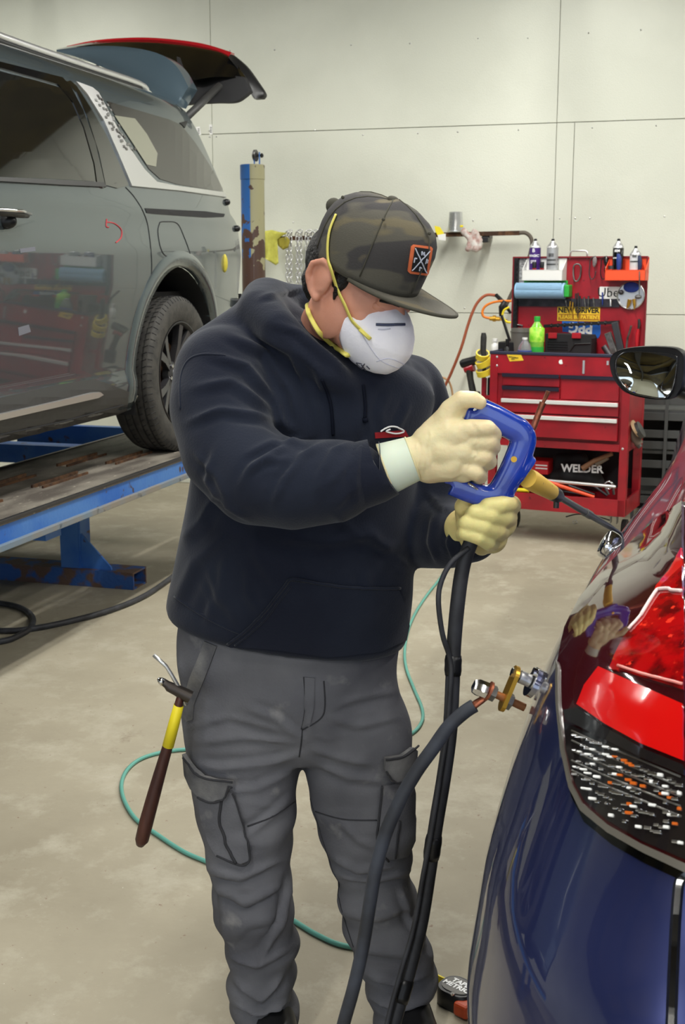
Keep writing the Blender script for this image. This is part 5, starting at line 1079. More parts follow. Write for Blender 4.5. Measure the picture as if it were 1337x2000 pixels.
# shoulders to neck, hood roll
b.chain(arm([(430, 715, 2.2, .075), (520, 660, 2.25, .080), (600, 695, 2.27, .072), (700, 750, 2.26, .068), (782, 765, 2.28, .062)]), 20)
b.chain(arm([(560, 592, 2.33, .040), (520, 590, 2.28, .046), (510, 612, 2.2, .044), (545, 642, 2.13, .034), (590, 682, 2.11, .028), (640, 730, 2.10, .023), (690, 764, 2.12, .019), (740, 768, 2.17, .018), (780, 738, 2.22, .026)]), 20)
b.chain(arm([(560, 592, 2.33, .040), (640, 600, 2.38, .038), (715, 650, 2.36, .032), (775, 722, 2.24, .026)]), 16)
hm = remesh(b, .0065, 7)
Lf = [([(350, 830), (430, 800), (520, 815), (590, 850)], 9, .007), ([(365, 760), (450, 745), (520, 790), (570, 850)], 10, .006), ([(395, 690), (480, 715), (540, 790), (560, 850)], 9, .007), ([(430, 650), (520, 690), (570, 770), (585, 840)], 9, .007), ([(480, 640), (570, 690), (610, 770), (622, 840)], 8, .006),
      ([(540, 650), (620, 720), (645, 800), (650, 850)], 8, .004), ([(590, 855), (540, 880), (490, 910), (460, 960)], 8, .007), ([(640, 860), (590, 890), (550, 940), (530, 990)], 8, .008), ([(690, 862), (650, 880), (620, 930), (610, 975)], 7, .006), ([(725, 850), (700, 880), (690, 930), (700, 990)], 7, .005), ([(745, 860), (740, 910), (755, 960)], 6, .005), ([(420, 870), (400, 940), (440, 990), (500, 1030)], 9, .005), ([(370, 880), (420, 930), (450, 990)], 8, .004),
      ([(480, 890), (530, 865), (600, 862)], 6, .005), ([(470, 930), (520, 900), (560, 900)], 6, .005),
      ([(352, 1060), (390, 1020), (420, 960)], 12, .006), ([(340, 1190), (380, 1100), (460, 1030)], 14, .006), ([(520, 1050), (640, 1060), (760, 1040)], 12, .004), ([(700, 1020), (760, 1080), (800, 1120)], 10, .005), ([(640, 1000), (720, 1060), (790, 1070)], 10, .004), ([(440, 1080), (430, 1160), (400, 1220)], 14, .004),
      ([(690, 760), (700, 800), (700, 850)], 8, .003), ([(760, 760), (740, 800), (745, 840)], 8, .004), ([(800, 780), (780, 820), (770, 840)], 8, .004), ([(850, 1000), (840, 1060), (860, 1110)], 8, .005), ([(890, 1010), (875, 1060), (890, 1105)], 6, .005), ([(830, 960), (860, 990), (880, 1000)], 6, .005),
      ([(500, 585), (560, 570), (600, 560)], 6, .004), ([(525, 630), (580, 650), (640, 700), (680, 735)], 7, .006), ([(560, 640), (600, 690), (655, 742)], 5, -.005)]
Lf = [(pl, w_*.85, am*1.35) for pl, w_, am in Lf]; Lf += [([(x0_, y0_), (x0_+random.uniform(-20, 30), y0_+random.uniform(40, 60)), (x0_+random.uniform(-30, 50), y0_+random.uniform(80, 120))], random.uniform(6, 10), random.uniform(.002, .004)) for x0_, y0_ in [(random.uniform(380, 740), random.uniform(1010, 1140)) for _ in range(12)]]
Lf += [([(x0_, y0_), (x0_+random.uniform(15, 35), y0_+random.uniform(-30, -15)), (x0_+random.uniform(30, 50), y0_+random.uniform(-60, -35))], random.uniform(4, 6), random.uniform(.002, .0035)) for x0_, y0_ in [(random.uniform(470, 660), random.uniform(910, 1000)) for _ in range(14)]]
folds(hm, Lf); a = co(hm); setco(hm, a+nrm(hm)*(noise3(a, 14, 2)*.0028+noise3(a, 40, 4)*.0007)[:, None]); relax(hm, 1)
hood = obj('hoodie', hm, m_hood, man, None, True)
HBV = bvh_of(hm, WMX[man])
b = B(); b.tube([ony(688, 932, 2.0), ony(700, 929, 2.0), ony(735, 919, 2.0), ony(744, 916, 2.0), ony(744, 916, 2.0)+Vector((-.004, 0, 0))], [.054, .056, .0535, .051, .046], 36); cme2 = b; obj('sleeve_cuff', b, m_hood, hood, None, 50)
def HD(name, poly, m, off, th, step=10, parent=hood, label=None): return obj(name, decal(poly, HBV, off, th, step, 0, 2.2), m, parent, None, 60, label)
pk_ = HD('front_pocket', [(442, 1258), (470, 1240), (500, 1212), (530, 1178), (552, 1150), (568, 1134), (600, 1138), (660, 1148), (720, 1152), (776, 1152), (788, 1180), (796, 1222), (790, 1250), (740, 1272), (640, 1282), (540, 1268), (500, 1264), (452, 1262)], m_hood, .004, .007, 12)
b = B(); seam(b, [(446, 1256), (474, 1236), (504, 1208), (532, 1174), (554, 1146), (569, 1130), (600, 1134), (660, 1144), (720, 1148), (778, 1148)], HBV, .0028, .004, 8, 6, 2.2); seam(b, [(460, 1258), (484, 1240), (514, 1212), (544, 1174), (568, 1144)], HBV, .0018, .005, 8, 6, 2.2); obj('pocket_edge', b, m_hood, pk_, None, True)
for pl in ([(352, 800), (352, 740), (366, 705), (395, 692), (440, 694)], [(340, 1165), (400, 1205), (470, 1238), (560, 1262), (660, 1276), (740, 1270), (790, 1246)]): b = B(); seam(b, pl, HBV, .0026, -.0008, 8, 6, 2.2); obj('seam', b, m_hood, hood, None, True)
b = B(); seam(b, [(628, 740), (640, 770), (648, 810), (650, 850)], HBV, .0028, .002, 8, 8, 2.2); obj('drawstring', b, m_hoodin, hood, None, True)
b = B(); seam(b, [(708, 752), (712, 790), (711, 816)], HBV, .0028, .002, 8, 8, 2.2); seam(b, [(711, 816), (712, 824)], HBV, .005, .003, 4, 8, 2.2); obj('drawstring', b, m_hoodin, hood, None, True)
lg_ = HD('chest_print', [(731, 845), (790, 840), (796, 852), (732, 856)], mat('red_print', c(150, 24, 34), .8), .002, .003, 7)
b = B(); seam(b, [(742, 842), (755, 834), (775, 834), (786, 842), (770, 846), (752, 842), (760, 838)], HBV, .0016, .003, 5, 5, 2.2); obj('white_lines', b, m_letter, lg_, None, True)
# trousers
b = B()
hip = [((352, 1150), (780, 1190), 2.28, .125, 0), ((346, 1240), (774, 1290), 2.28, .130, -.01), ((348, 1300), (776, 1340), 2.28, .130, -.01), ((358, 1380), (790, 1400), 2.28, .120, 0), ((368, 1440), (800, 1440), 2.28, .105, 0), ((380, 1470), (798, 1470), 2.28, .085, 0)]
b.rings(loftr(hip, 44))
b.rings(loftr([((352, 1330), (600, 1360), 2.28, .112, 0), ((358, 1400), (606, 1410), 2.275, .112, 0), ((366, 1480), (588, 1480), 2.27, .108, 0), ((378, 1560), (578, 1560), 2.26, .102, 0), ((392, 1620), (573, 1620), 2.255, .096, 0), ((410, 1680), (571, 1680), 2.25, .090, 0), ((419, 1720), (572, 1720), 2.25, .086, 0), ((423, 1770), (577, 1770), 2.25, .084, 0), ((430, 1830), (579, 1830), 2.25, .080, 0), ((444, 1880), (578, 1880), 2.25, .074, 0), ((448, 1905), (578, 1900), 2.25, .072, 0), ((446, 1960), (577, 1960), 2.25, .074, 0), ((462, 1992), (574, 1994), 2.25, .07, 0), ((468, 2016), (572, 2016), 2.25, .066, 0)], 36))
b.rings(loftr([((560, 1350), (784, 1370), 2.28, .112, 0), ((578, 1420), (802, 1420), 2.28, .112, 0), ((592, 1480), (806, 1480), 2.28, .108, 0), ((606, 1560), (808, 1560), 2.28, .100, 0), ((622, 1620), (806, 1620), 2.28, .094, 0), ((640, 1680), (800, 1680), 2.28, .088, 0), ((655, 1720), (812, 1720), 2.28, .086, 0), ((664, 1770), (822, 1770), 2.28, .084, 0), ((678, 1830), (832, 1830), 2.275, .080, 0), ((692, 1880), (846, 1880), 2.27, .076, 0), ((704, 1912), (852, 1906), 2.27, .074, 0), ((718, 1950), (846, 1950), 2.265, .070, 0), ((722, 1996), (846, 1996), 2.26, .068, 0), ((730, 2014), (844, 2014), 2.26, .066, 0)], 36))
pm = remesh(b, .0065, 5)
Pf = [([(370, 1420), (450, 1400), (560, 1430)], 8, .004), ([(375, 1450), (470, 1440), (580, 1450)], 8, .005), ([(590, 1470), (520, 1490), (430, 1500), (380, 1490)], 9, .006), ([(585, 1500), (500, 1540), (440, 1545)], 9, .005), ([(575, 1550), (520, 1600), (470, 1640)], 9, .005), ([(600, 1450), (540, 1400), (480, 1380)], 9, .005), ([(605, 1460), (660, 1480), (740, 1500)], 9, .005), ([(610, 1490), (680, 1520), (760, 1530)], 9, .005), ([(640, 1400), (700, 1420), (790, 1400)], 9, .004), ([(650, 1380), (720, 1360), (780, 1350)], 8, .004),
      ([(400, 1690), (470, 1712), (560, 1680)], 9, .009), ([(420, 1725), (480, 1760), (560, 1725)], 9, .008), ([(430, 1720), (445, 1780), (440, 1860)], 9, .004), ([(575, 1700), (545, 1800), (500, 1890)], 9, .008), ([(440, 1870), (500, 1890), (575, 1840)], 8, .007), ([(450, 1910), (510, 1960), (560, 1900)], 8, .008), ([(450, 1960), (510, 1990), (575, 1950)], 7, .009), ([(480, 1990), (540, 1970), (575, 1985)], 5, .006), ([(455, 1840), (480, 1800), (540, 1790)], 9, .004),
      ([(640, 1670), (700, 1700), (790, 1690)], 9, .008), ([(660, 1710), (730, 1720), (805, 1700)], 8, .010), ([(670, 1780), (740, 1790), (815, 1770)], 9, .005), ([(690, 1850), (760, 1860), (850, 1870)], 8, .006), ([(715, 1900), (770, 1925), (845, 1905)], 8, .012), ([(720, 1950), (780, 1975), (845, 1950)], 7, .009), ([(740, 1985), (790, 1995), (840, 1990)], 6, .008), ([(780, 1730), (800, 1790), (830, 1860)], 9, .006), ([(660, 1600), (700, 1640), (760, 1660)], 9, .004), ([(390, 1600), (440, 1640), (520, 1650)], 9, .003),
      ([(352, 1280), (362, 1340), (366, 1400)], 8, .004), ([(600, 1340), (604, 1400), (598, 1450)], 7, .004)]
Pf = [(pl, w_*.72, am*1.5) for pl, w_, am in Pf]; Pf += [([(x0_, y0_), (x0_+random.uniform(30, 60), y0_+random.uniform(-14, 14)), (x0_+random.uniform(70, 110), y0_+random.uniform(-22, 12))], random.uniform(3, 5), random.uniform(.0012, .0024)) for x0_, y0_ in [(random.choice((370, 400, 430, 470, 600, 640, 680)), random.uniform(1340, 1990)) for _ in range(46)]]
folds(pm, Pf); a = co(pm); az = a*np.array([1, 1, 2.6]); lowm = np.clip((.62-a[:, 2])/.25, 0, 1)
setco(pm, a+nrm(pm)*(noise3(a, 22, 12)*.0022+noise3(a, 60, 14)*.0007+noise3(az, 26, 15)*(.0015+.0050*lowm))[:, None]); relax(pm, 1)
trs = obj('trousers', pm, m_pants, man, None, True); PBV = bvh_of(pm, WMX[man])
def PD(name, poly, m, off, th, step=10, parent=trs, label=None): return obj(name, decal(poly, PBV, off, th, step, 0, 2.2), m, parent, None, 60, label)
PD('hip_pocket_trim', [(400, 1252), (424, 1262), (410, 1300), (394, 1340), (380, 1376), (378, 1404), (366, 1410), (358, 1396), (358, 1366), (372, 1322), (388, 1284)], m_pantsl, .003, .006, 8)
cp1 = PD('cargo_pocket', [(392, 1536), (455, 1545), (470, 1590), (483, 1640), (486, 1676), (470, 1684), (425, 1668), (410, 1640), (396, 1590)], m_pants, .008, .012, 10)
fl1 = PD('pocket_flap', [(370, 1468), (384, 1490), (405, 1510), (430, 1518), (457, 1520), (452, 1542), (440, 1556), (420, 1564), (400, 1554), (384, 1535), (374, 1510)], m_pantsl, .016, .008, 8)
b = B(); seam(b, [(372, 1474), (386, 1494), (408, 1513), (456, 1519)], PBV, .0022, .017, 8, 6); seam(b, [(455, 1528), (440, 1558), (420, 1564), (398, 1552)], PBV, .002, .018, 8, 6); seam(b, [(436, 1562), (432, 1600), (446, 1650), (462, 1682)], PBV, .003, .009, 8, 6); seam(b, [(456, 1545), (470, 1590), (484, 1640), (487, 1674), (470, 1686), (428, 1668)], PBV, .002, .009, 8, 6); obj('pocket_stitching', b, m_pantsd, cp1, None, True)
cp2 = PD('cargo_pocket', [(744, 1535), (800, 1520), (808, 1560), (806, 1640), (792, 1672), (752, 1676), (738, 1640)], m_pants, .006, .010, 10)
fl2 = PD('pocket_flap', [(746, 1476), (775, 1472), (795, 1458), (806, 1466), (804, 1500), (785, 1520), (760, 1524), (746, 1500)], m_pantsl, .014, .008, 8)
b = B(); seam(b, [(746, 1478), (776, 1474), (802, 1456)], PBV, .0022, .015, 8, 6); seam(b, [(747, 1500), (762, 1523), (786, 1519), (803, 1504)], PBV, .002, .016, 8, 6); seam(b, [(744, 1530), (738, 1600), (736, 1645), (756, 1678)], PBV, .0022, .007, 8, 6); seam(b, [(775, 1600), (768, 1670)], PBV, .002, .009, 8, 6); obj('pocket_stitching', b, m_pantsd, cp2, None, True)
for pl in ([(483, 1614), (530, 1596), (575, 1566)], [(616, 1585), (670, 1600), (736, 1602)], [(606, 1560), (630, 1640), (652, 1710), (668, 1780), (690, 1850)], [(593, 1322), (596, 1370), (592, 1410), (588, 1424)], [(632, 1330), (634, 1380), (625, 1404), (590, 1426)], [(590, 1426), (588, 1450), (584, 1478)]): b = B(); seam(b, pl, PBV, .0017, .0, 8, 5); obj('seam', b, m_pantsd, trs, None, True)
PD('fly', [(594, 1322), (614, 1324), (612, 1380), (604, 1412), (590, 1420), (596, 1380)], m_pants, .003, .006, 8)
# shoes
for x, Y in ((520, 2.25), (785, 2.26)):
    q = ony(x, 1990, Y); q.z = 0; b = B(); b.chain([(q+Vector((0, .06, .05)), .045), (q+Vector((.01, 0, .06)), .045), (q+Vector((.03, -.09, .045)), .042), (q+Vector((.045, -.15, .04)), .036)], 16)
    sm = remesh(b, .006, 2); a = co(sm); a[:, 2] = np.maximum(a[:, 2], .004); setco(sm, a); obj('shoe', sm, m_black, man, None, True)
# body: head, neck, torso and limbs as one mesh
yaw = math.radians(47); pit = math.radians(24); rol = math.radians(3)
HC = ony(704, 560, 2.15)
f_ = Vector((math.sin(yaw)*math.cos(pit), -math.cos(yaw)*math.cos(pit), -math.sin(pit))); s_ = f_.cross(Z).normalized(); up_ = s_.cross(f_)     # s_ = his right-hand side (towards the camera's left)
s2 = s_*math.cos(rol)+up_*math.sin(rol); up2 = up_*math.cos(rol)-s_*math.sin(rol)
HM = Matrix(((s2.x, f_.x, up2.x, HC.x), (s2.y, f_.y, up2.y, HC.y), (s2.z, f_.z, up2.z, HC.z), (0, 0, 0, 1)))   # local x = his right, y = forward, z = up
def hl(x, y, z): return HM @ Vector((x, y, z))
b = B()
def hs(p, r, sc_=(1, 1, 1), n=24): b.sph(hl(*p), r, n, sc_, HM.to_3x3())
hs((0, -.012, .045), 1, (.078, .098, .085)); hs((0, .012, -.015), 1, (.072, .085, .085)); hs((0, .035, -.065), 1, (.058, .058, .045)); hs((0, .055, -.09), 1, (.038, .034, .024)); hs((0, .084, .010), 1, (.05, .014, .018)); hs((.036, .058, -.03), 1, (.024, .024, .022)); hs((-.036, .058, -.03), 1, (.024, .024, .022))
b.chain([(hl(0, .095, .005), .008), (hl(0, .108, -.018), .010), (hl(0, .116, -.036), .013)], 12); hs((.014, .104, -.040), .010); hs((-.014, .104, -.040), .010)
hs((.060, .0, -.05), 1, (.018, .045, .045)); hs((-.060, 0, -.05), 1, (.018, .045, .045))
hs((0, .085, -.068), 1, (.024, .012, .009)); hs((0, .085, -.078), 1, (.02, .012, .007))
for s in (1, -1):     # ears: rim, bowl, lobe
    e = lambda x, y, z: hl(s*(.074+x), y-.012, z)
    b.chain([(e(.012, -.002, -.030), .0075), (e(.016, -.018, -.020), .005), (e(.022, -.028, 0), .005), (e(.022, -.026, .022), .005), (e(.016, -.010, .034), .005), (e(.008, .006, .026), .005), (e(.004, .010, .008), .005)], 10)
    b.sph(e(.007, -.010, .002), 1, 14, (.010, .025, .032), HM.to_3x3()); b.chain([(e(.010, .004, -.012), .005), (e(.012, -.008, -.018), .005)], 10)
hdm = remesh(b, .0028, 3)
b = B(); b.chain([(hl(0, -.02, -.05), .058), (ony(648, 640, 2.22), .060), (ony(630, 700, 2.26), .068)], 20)
b.chain([(ony(620, 720, 2.26), .08), (ony(590, 850, 2.25), .11), (ony(585, 1000, 2.26), .11), (ony(575, 1200, 2.28), .12), (ony(575, 1330, 2.28), .11)], 20)
b.chain([(ony(500, 730, 2.22), .06)]+[(p, r_*.6) for p, r_ in arm([(438, 750, 2.16, .08), (445, 880, 2.07, .08), (500, 935, 2.02, .07), (650, 942, 2.0, .06), (760, 912, 2.0, .036), (840, 890, 2.0, .036)])], 14)
b.chain([(ony(720, 760, 2.28), .06)]+[(p, r_*.6) for p, r_ in arm([(795, 785, 2.32, .07), (838, 950, 2.32, .065), (840, 1035, 2.26, .06), (918, 1043, 2.12, .045), (945, 1040, 2.08, .04)])], 14)
for xs_, Y in (((480, 470, 488, 510, 516), 2.26), ((690, 705, 730, 760, 785), 2.27)): b.chain([(ony(x, y, Y), r_) for x, y, r_ in zip(xs_, (1380, 1520, 1720, 1900, 1985), (.085, .075, .055, .045, .04))], 14)
bdm = remesh(b, .010, 3)
bmm = bmesh.new(); bmm.from_mesh(hdm); bmm.from_mesh(bdm); body = obj('body', bmm, m_skin, man, None, True)
# eyes, brows (mostly in the shade of the brim)
for s in (1, -1):
    b = B(); b.sph(hl(s*.031, .075, -.004), .0115, 16); ey = obj('eye', b, m_white, man, None, True); b = B(); b.sph(hl(s*.031, .0825, -.008), .0055, 12); obj('iris', b, m_hair, ey, None, True)
    b = B(); b.tube([hl(s*.014, .103, .012), hl(s*.03, .099, .016), hl(s*.048, .086, .012)], [.003, .0045, .002], 8); obj('eyebrow', b, m_hair, man, None, True)
    b = B(); b.sph(hl(s*.031, .077, -.001), 1, 16, (.0165, .0135, .0095), HM.to_3x3()); obj('eyelid', b, m_skin, man, None, True)
# hair: back and sides under the cap
b = B()
def hs2(p, sc_): b.sph(hl(*p), 1, 24, sc_, HM.to_3x3())
hs2((0, -.030, .028), (.0825, .090, .074)); hs2((0, -.055, -.015), (.068, .055, .055)); hs2((.060, .012, .018), (.020, .016, .030)); hs2((-.060, .012, .018), (.020, .016, .030)); b.chain([(hl(.074, .014, .01), .008), (hl(.0735, .014, -.020), .004)], 10)
hrm = remesh(b, .004, 2); a = co(hrm); setco(hrm, a+nrm(hrm)*(noise3(a, 300, 8)*.0006)[:, None]); obj('hair', hrm, m_hair, man, None, True)
# cap
CPM = HM @ Matrix.Translation((0, -.002, .040)) @ Matrix.Rotation(math.radians(-2), 4, 'X')
def cl(x, y, z): return CPM @ Vector((x, y, z))
b = B(); NR = 56
prof = [(1.0, -.012), (1.012, .0), (1.025, .02), (1.025, .038), (1.0, .056), (.94, .072), (.83, .088), (.68, .100), (.48, .109), (.26, .114), (.06, .116)]
R_ = []
for k_, (f, z) in enumerate(prof):
    r_ = []
    for q in range(NR):
        t = 2*math.pi*q/NR; fy = math.sin(t); w_ = .0875; ln = .104
        ff = f
        if fy > 0 and z > .04: ff = f+(.10*fy**2)*max(0, 1-abs(z-.085)/.05)      # stiff front panels
        zz2 = z*(1.0+.06*max(0, fy))-(.006 if fy < -.3 and z < .0 else 0)
        seam_ = 1-.010*math.exp(-((((t-math.pi/2) % (math.pi/3))-0)/.07)**2)-.010*math.exp(-((((t-math.pi/2) % (math.pi/3))-math.pi/3)/.07)**2)
        r_.append(cl(w_*ff*seam_*math.cos(t), ln*ff*seam_*math.sin(t), zz2+.0))
    R_.append(r_)
b.rings(R_, False); b.bm.faces.new(b.bm.verts[-NR:]) if 0 else None
b.bm.verts.ensure_lookup_table(); vt = [v_ for v_ in b.bm.verts][-NR:]; b.bm.faces.new(vt)
cap = obj('cap', b, m_camo, man, None, 70); md = cap.modifiers.new('s', 'SOLIDIFY'); md.thickness = .003; md.offset = -1
# visor
b = B(); top = []; K = 26; J = 8
for i in range(K+1):
    t = math.radians(22)+math.radians(136)*i/K; x0_, y0_ = .0875*math.cos(t), .104*math.sin(t)
    s = math.sin(math.pi*(i/K)); out = .096*(s**.5)
    row = []
    for j in range(J+1):
        w_ = j/J; xx = x0_*(1+.02*w_)+0*w_; yy = y0_+out*w_*(.55+.45*math.sin(t)); xx += math.cos(t)*.010*w_*s
        row.append((xx, yy, -.010-.020*(xx/.09)**2*w_+.016*w_))
    top.append(row)
for off in (0, -.0045):
    vs = [[b.bm.verts.new(cl(x, y, z+off)) for x, y, z in r_] for r_ in top]
    for i in range(K):
        for j in range(J): b.bm.faces.new((vs[i][j], vs[i+1][j], vs[i+1][j+1], vs[i][j+1]))
    if off == 0: v0 = vs
for i in range(K): b.bm.faces.new((v0[i][J], v0[i+1][J], vs[i+1][J], vs[i][J]))
for i in (0, K):
    for j in range(J): b.bm.faces.new((v0[i][j], v0[i][j+1], vs[i][j+1], vs[i][j]))
bmesh.ops.remove_doubles(b.bm, verts=b.bm.verts[:], dist=1e-5)
obj('visor', b, m_camo, cap, None, 50); obj('visor_edge', B().tube([cl(x, y, z-.002) for x, y, z in [r_[J] for r_ in top]], .0032, 8), m_camob, cap, None, True)
obj('top_button', B().sph(cl(0, 0, .117), .011, 14, (1, 1, .6), CPM.to_3x3()), m_camob, cap, None, True)
obj('back_strap', B().tube([cl(.03, -.104, .004), cl(0, -.112, .004), cl(-.03, -.104, .004)], .008, 8, flat=.3), m_camob, cap, None, True)
b = B(); b.sph(cl(.028, -.094, .062), .014, 14, (1, 1, 1)); obj('strap_tuft', b, m_camob, cap, None, True)
b = B()
for k_ in range(6):
    t = math.pi/2+k_*math.pi/3; pts = []
    for f, z in prof[1:]:
        ff = f+((.10*math.sin(t)**2)*max(0, 1-abs(z-.085)/.05) if math.sin(t) > 0 and z > .04 else 0); pts.append(cl(.0875*ff*.992*math.cos(t), .108*ff*.992*math.sin(t), z*(1+.06*max(0, math.sin(t)))))
    b.tube(pts, .0012, 5)
obj('panel_seams', b, m_camob, cap, None, True)
b = B()
for t, z in ((math.radians(30), .095), (math.radians(-30), .09), (math.radians(88), .098)): b.sph(cl(.0875*.88*math.cos(t), .108*.90*math.sin(t), z+.004), .003, 8)
obj('eyelets', b, m_camob, cap)
# front patch, laid on the crown
cme = cap.data; CAPB = bvh_of(cme, WMX[man])
pq = [(805, 478), (841, 483), (833, 537), (795, 532)]
def PT(poly, m, off, th, name, parent, step=4): return obj(name, decal(poly, CAPB, off, th, step, 0, 2.1), m, parent, None, 60)
pt_ = PT([(806, 478), (839, 482), (842, 486), (834, 533), (830, 537), (799, 533), (795, 529), (802, 481)], m_orange if 0 else mat('orange_stitched_edge', c(226, 116, 72), .8), .003, .004, 'patch', cap)
PT([(808, 483), (836, 487), (829, 532), (801, 528)], m_blackm, .0042, .002, 'patch_field', pt_)
b = B(); seam(b, [(808, 484), (829, 531)], CAPB, .0011, .0048, 4, 5, 2.1, False); seam(b, [(835, 489), (802, 526)], CAPB, .0011, .0048, 4, 5, 2.1, False)
for pl in ([(820, 490), (820, 497)], [(820, 490), (825, 498)], [(825, 491), (825, 498)], [(807, 503), (806, 510)], [(807, 503), (811, 504)], [(829, 504), (827, 512)], [(831, 506), (830, 511)], [(816, 519), (815, 526)], [(816, 519), (819, 521)]): seam(b, pl, CAPB, .0012, .0048, 3, 5, 2.1, False)
obj('patch_lettering', b, mat('pale_stitch', c(200, 205, 220), .7), pt_)
# respirator
MC = (0, .086, -.058); b = B(); RR = []
MM = HM @ Matrix.Translation((0, .078, -.051)) @ Matrix.Rotation(math.radians(-8), 4, 'X')
for k_, (f, d) in enumerate([(1.0, -.016), (1.03, -.004), (.99, .012), (.90, .030), (.76, .045), (.58, .056), (.36, .063), (.14, .066), (.02, .0665)]):
    r_ = []
    for q in range(64):
        t = 2*math.pi*q/64; x = .063*math.cos(t)*(1-.12*max(0, math.sin(t))); z = (.060 if math.sin(t) > 0 else .068)*math.sin(t)
        back = -.026*abs(math.cos(t))**2.2*(f**2)
        ridge = .0028*math.exp(-((f-.72)/.06)**2)*(1 if math.sin(t) < .35 else 0)
        r_.append(MM @ Vector((x*f, d+back+ridge-.010*max(0, math.sin(t))*(f), z*f)))
    RR.append(r_)
b.rings(RR, False); vt = [v_ for v_ in b.bm.verts][-64:]; b.bm.faces.new(vt)
mk_ = obj('respirator', b, m_mask, man, None, 70, 'white cup respirator with yellow straps'); md = mk_.modifiers.new('s', 'SOLIDIFY'); md.thickness = .003; md.offset = -1
MBV = bvh_of(mk_.data, WMX[man])
b = B(); seam(b, [(734, 634), (760, 635), (789, 634)], MBV, .0026, .0015, 5, 6, 2.1); obj('nose_clip', b, mat('blue_grey_clip', c(72, 78, 104), .4, .5), mk_, None, True)
b = B(); seam(b, [(738, 643), (750, 644), (762, 642)], MBV, .0012, .0012, 5, 6, 2.1); seam(b, [(700, 640), (716, 668), (745, 705), (790, 722)], MBV, .0008, .0006, 6, 5, 2.1); seam(b, [(735, 706), (760, 700), (790, 712)], MBV, .0008, .0006, 6, 5, 2.1); obj('moulded_creases', b, mat('crease', c(206, 206, 222), .9), mk_, None, True)
b = B()
for pl in ([(696, 708), (700, 716)], [(696, 708), (706, 710)], [(706, 712), (714, 722)], [(712, 710), (704, 722)], [(716, 714), (722, 720)], [(700, 720), (708, 724)]): seam(b, pl, MBV, .0011, .0010, 3, 5, 2.1, False)
obj('mask_print', b, mat('grey_ink', c(88, 88, 100), .8), mk_)
hb_pts = lambda L_: [ony(x, y, Y) for x, y, Y in L_]
p1 = hit(MBV, 722, 658, 2.1)[0]; p0 = hit(MBV, 703, 640, 2.1)[0]
def flatstrap(pts, w_=.0052): return B().tube(cat(pts, 6), w_, 8, flat=.35)
sidecap = lambda x, y, d: (lambda h_: h_[0]+h_[1]*d)(hit(CAPB, x, y, 2.1))
FBV = bvh_of(body.data, WMX[man]); fh = lambda x, y: (lambda h_: h_[0]+h_[1]*.005)(hit(FBV, x, y, 2.1))
b = flatstrap([sidecap(658, 420, .003), sidecap(646, 450, .003), sidecap(642, 480, .003), sidecap(643, 508, .003), sidecap(650, 532, .005), fh(662, 566), fh(676, 596), fh(690, 624), p0+(p0-HC).normalized()*.004, p1+(p1-HC).normalized()*.004]); obj('upper_strap', b, m_strap, mk_, None, True)
p2 = hit(MBV, 680, 690, 2.1)[0]; p3 = hit(MBV, 668, 683, 2.1)[0]
b = flatstrap([ony(640, 600, 2.30), ony(604, 592, 2.20), fh(606, 606), fh(612, 622), fh(628, 648), fh(650, 670), p3+(p3-HC).normalized()*.004, p2+(p2-HC).normalized()*.004], .0042); obj('lower_strap', b, m_strap, mk_, None, True)
for pa_, pb_ in ((p0, p1), (p3, p2)): b = B(); b.tube([pa_+(pa_-HC).normalized()*.005, pb_+(pb_-HC).normalized()*.005], .006, 8, flat=.5); obj('strap_anchor', b, m_strap, mk_, None, True)
# ------------------------------------------------------------------ pulling gun and hands
GY = 2.0
gp = lambda x, y, d=0.: ony(x, y, GY+d)
gun = thing('dent_pulling_gun', 'glossy blue loop-handled welding puller held in both gloved hands', 'tool', gp(950, 1000))
b = B()
def barp(pts, w_, d_, n=20): 
    pts = cat(pts, 5); R_ = []
    for i, p in enumerate(pts):
        t = (pts[min(i+1, len(pts)-1)]-pts[max(i-1, 0)]).normalized(); x = t.cross(Vector((0, 1, 0))).normalized(); ww = w_ if not isinstance(w_, list) else w_[0]+(w_[1]-w_[0])*i/(len(pts)-1)
        R_.append([p+x*(ww*math.copysign(abs(math.cos(a))**.6, math.cos(a)))+Vector((0, 1, 0))*(d_*math.copysign(abs(math.sin(a))**.6, math.sin(a))) for a in [2*math.pi*q/n for q in range(n)]])
    b.rings(R_)
barp([gp(930, 800), gp(960, 813), gp(990, 829), gp(1014, 843), gp(1021, 862), gp(1008, 900), gp(990, 938), gp(970, 972)], .0215, .016)
barp([gp(975, 966), gp(945, 968), gp(915, 960), gp(882, 946)], .018, .016)
barp([gp(928, 802), gp(912, 850), gp(896, 900), gp(882, 946)], .017, .015)
barp([gp(1012, 910), gp(1030, 922)], .026, .014); barp([gp(985, 955), gp(965, 985)], [.02, .017], .016)
gmm = remesh(b, .0028, 2); gb = obj('frame', gmm, m_gun, gun, None, True)
obj('pivot_pin', B().cyl(gp(1003, 897, -.019), gp(1003, 897, .019), .005, n=14), m_brass, gun, None, 40)
b = B(); b.tube([gp(930, 782, -.005), gp(916, 800, -.005)], [.006, .005], 8); b.sph(gp(916, 796, 0), .008, 8); obj('terminal', b, m_gun, gun, None, True)
b = B(); b.tube([gp(913, 944, -.0155), gp(932, 955, -.0155)], .006, 8, flat=.4); obj('trigger_plate', b, m_chrome, gun, None, True)
tip = hit(CBV, 1192, 1022, 2.2)[0]; a0 = gp(1030, 934); 
ax = lambda t: a0.lerp(tip, t)
obj('insulator', B().tube([ax(0), ax(.03), ax(.23), ax(.25)], [.016, .0175, .0135, .010], 18), m_yel, gun, None, 40)
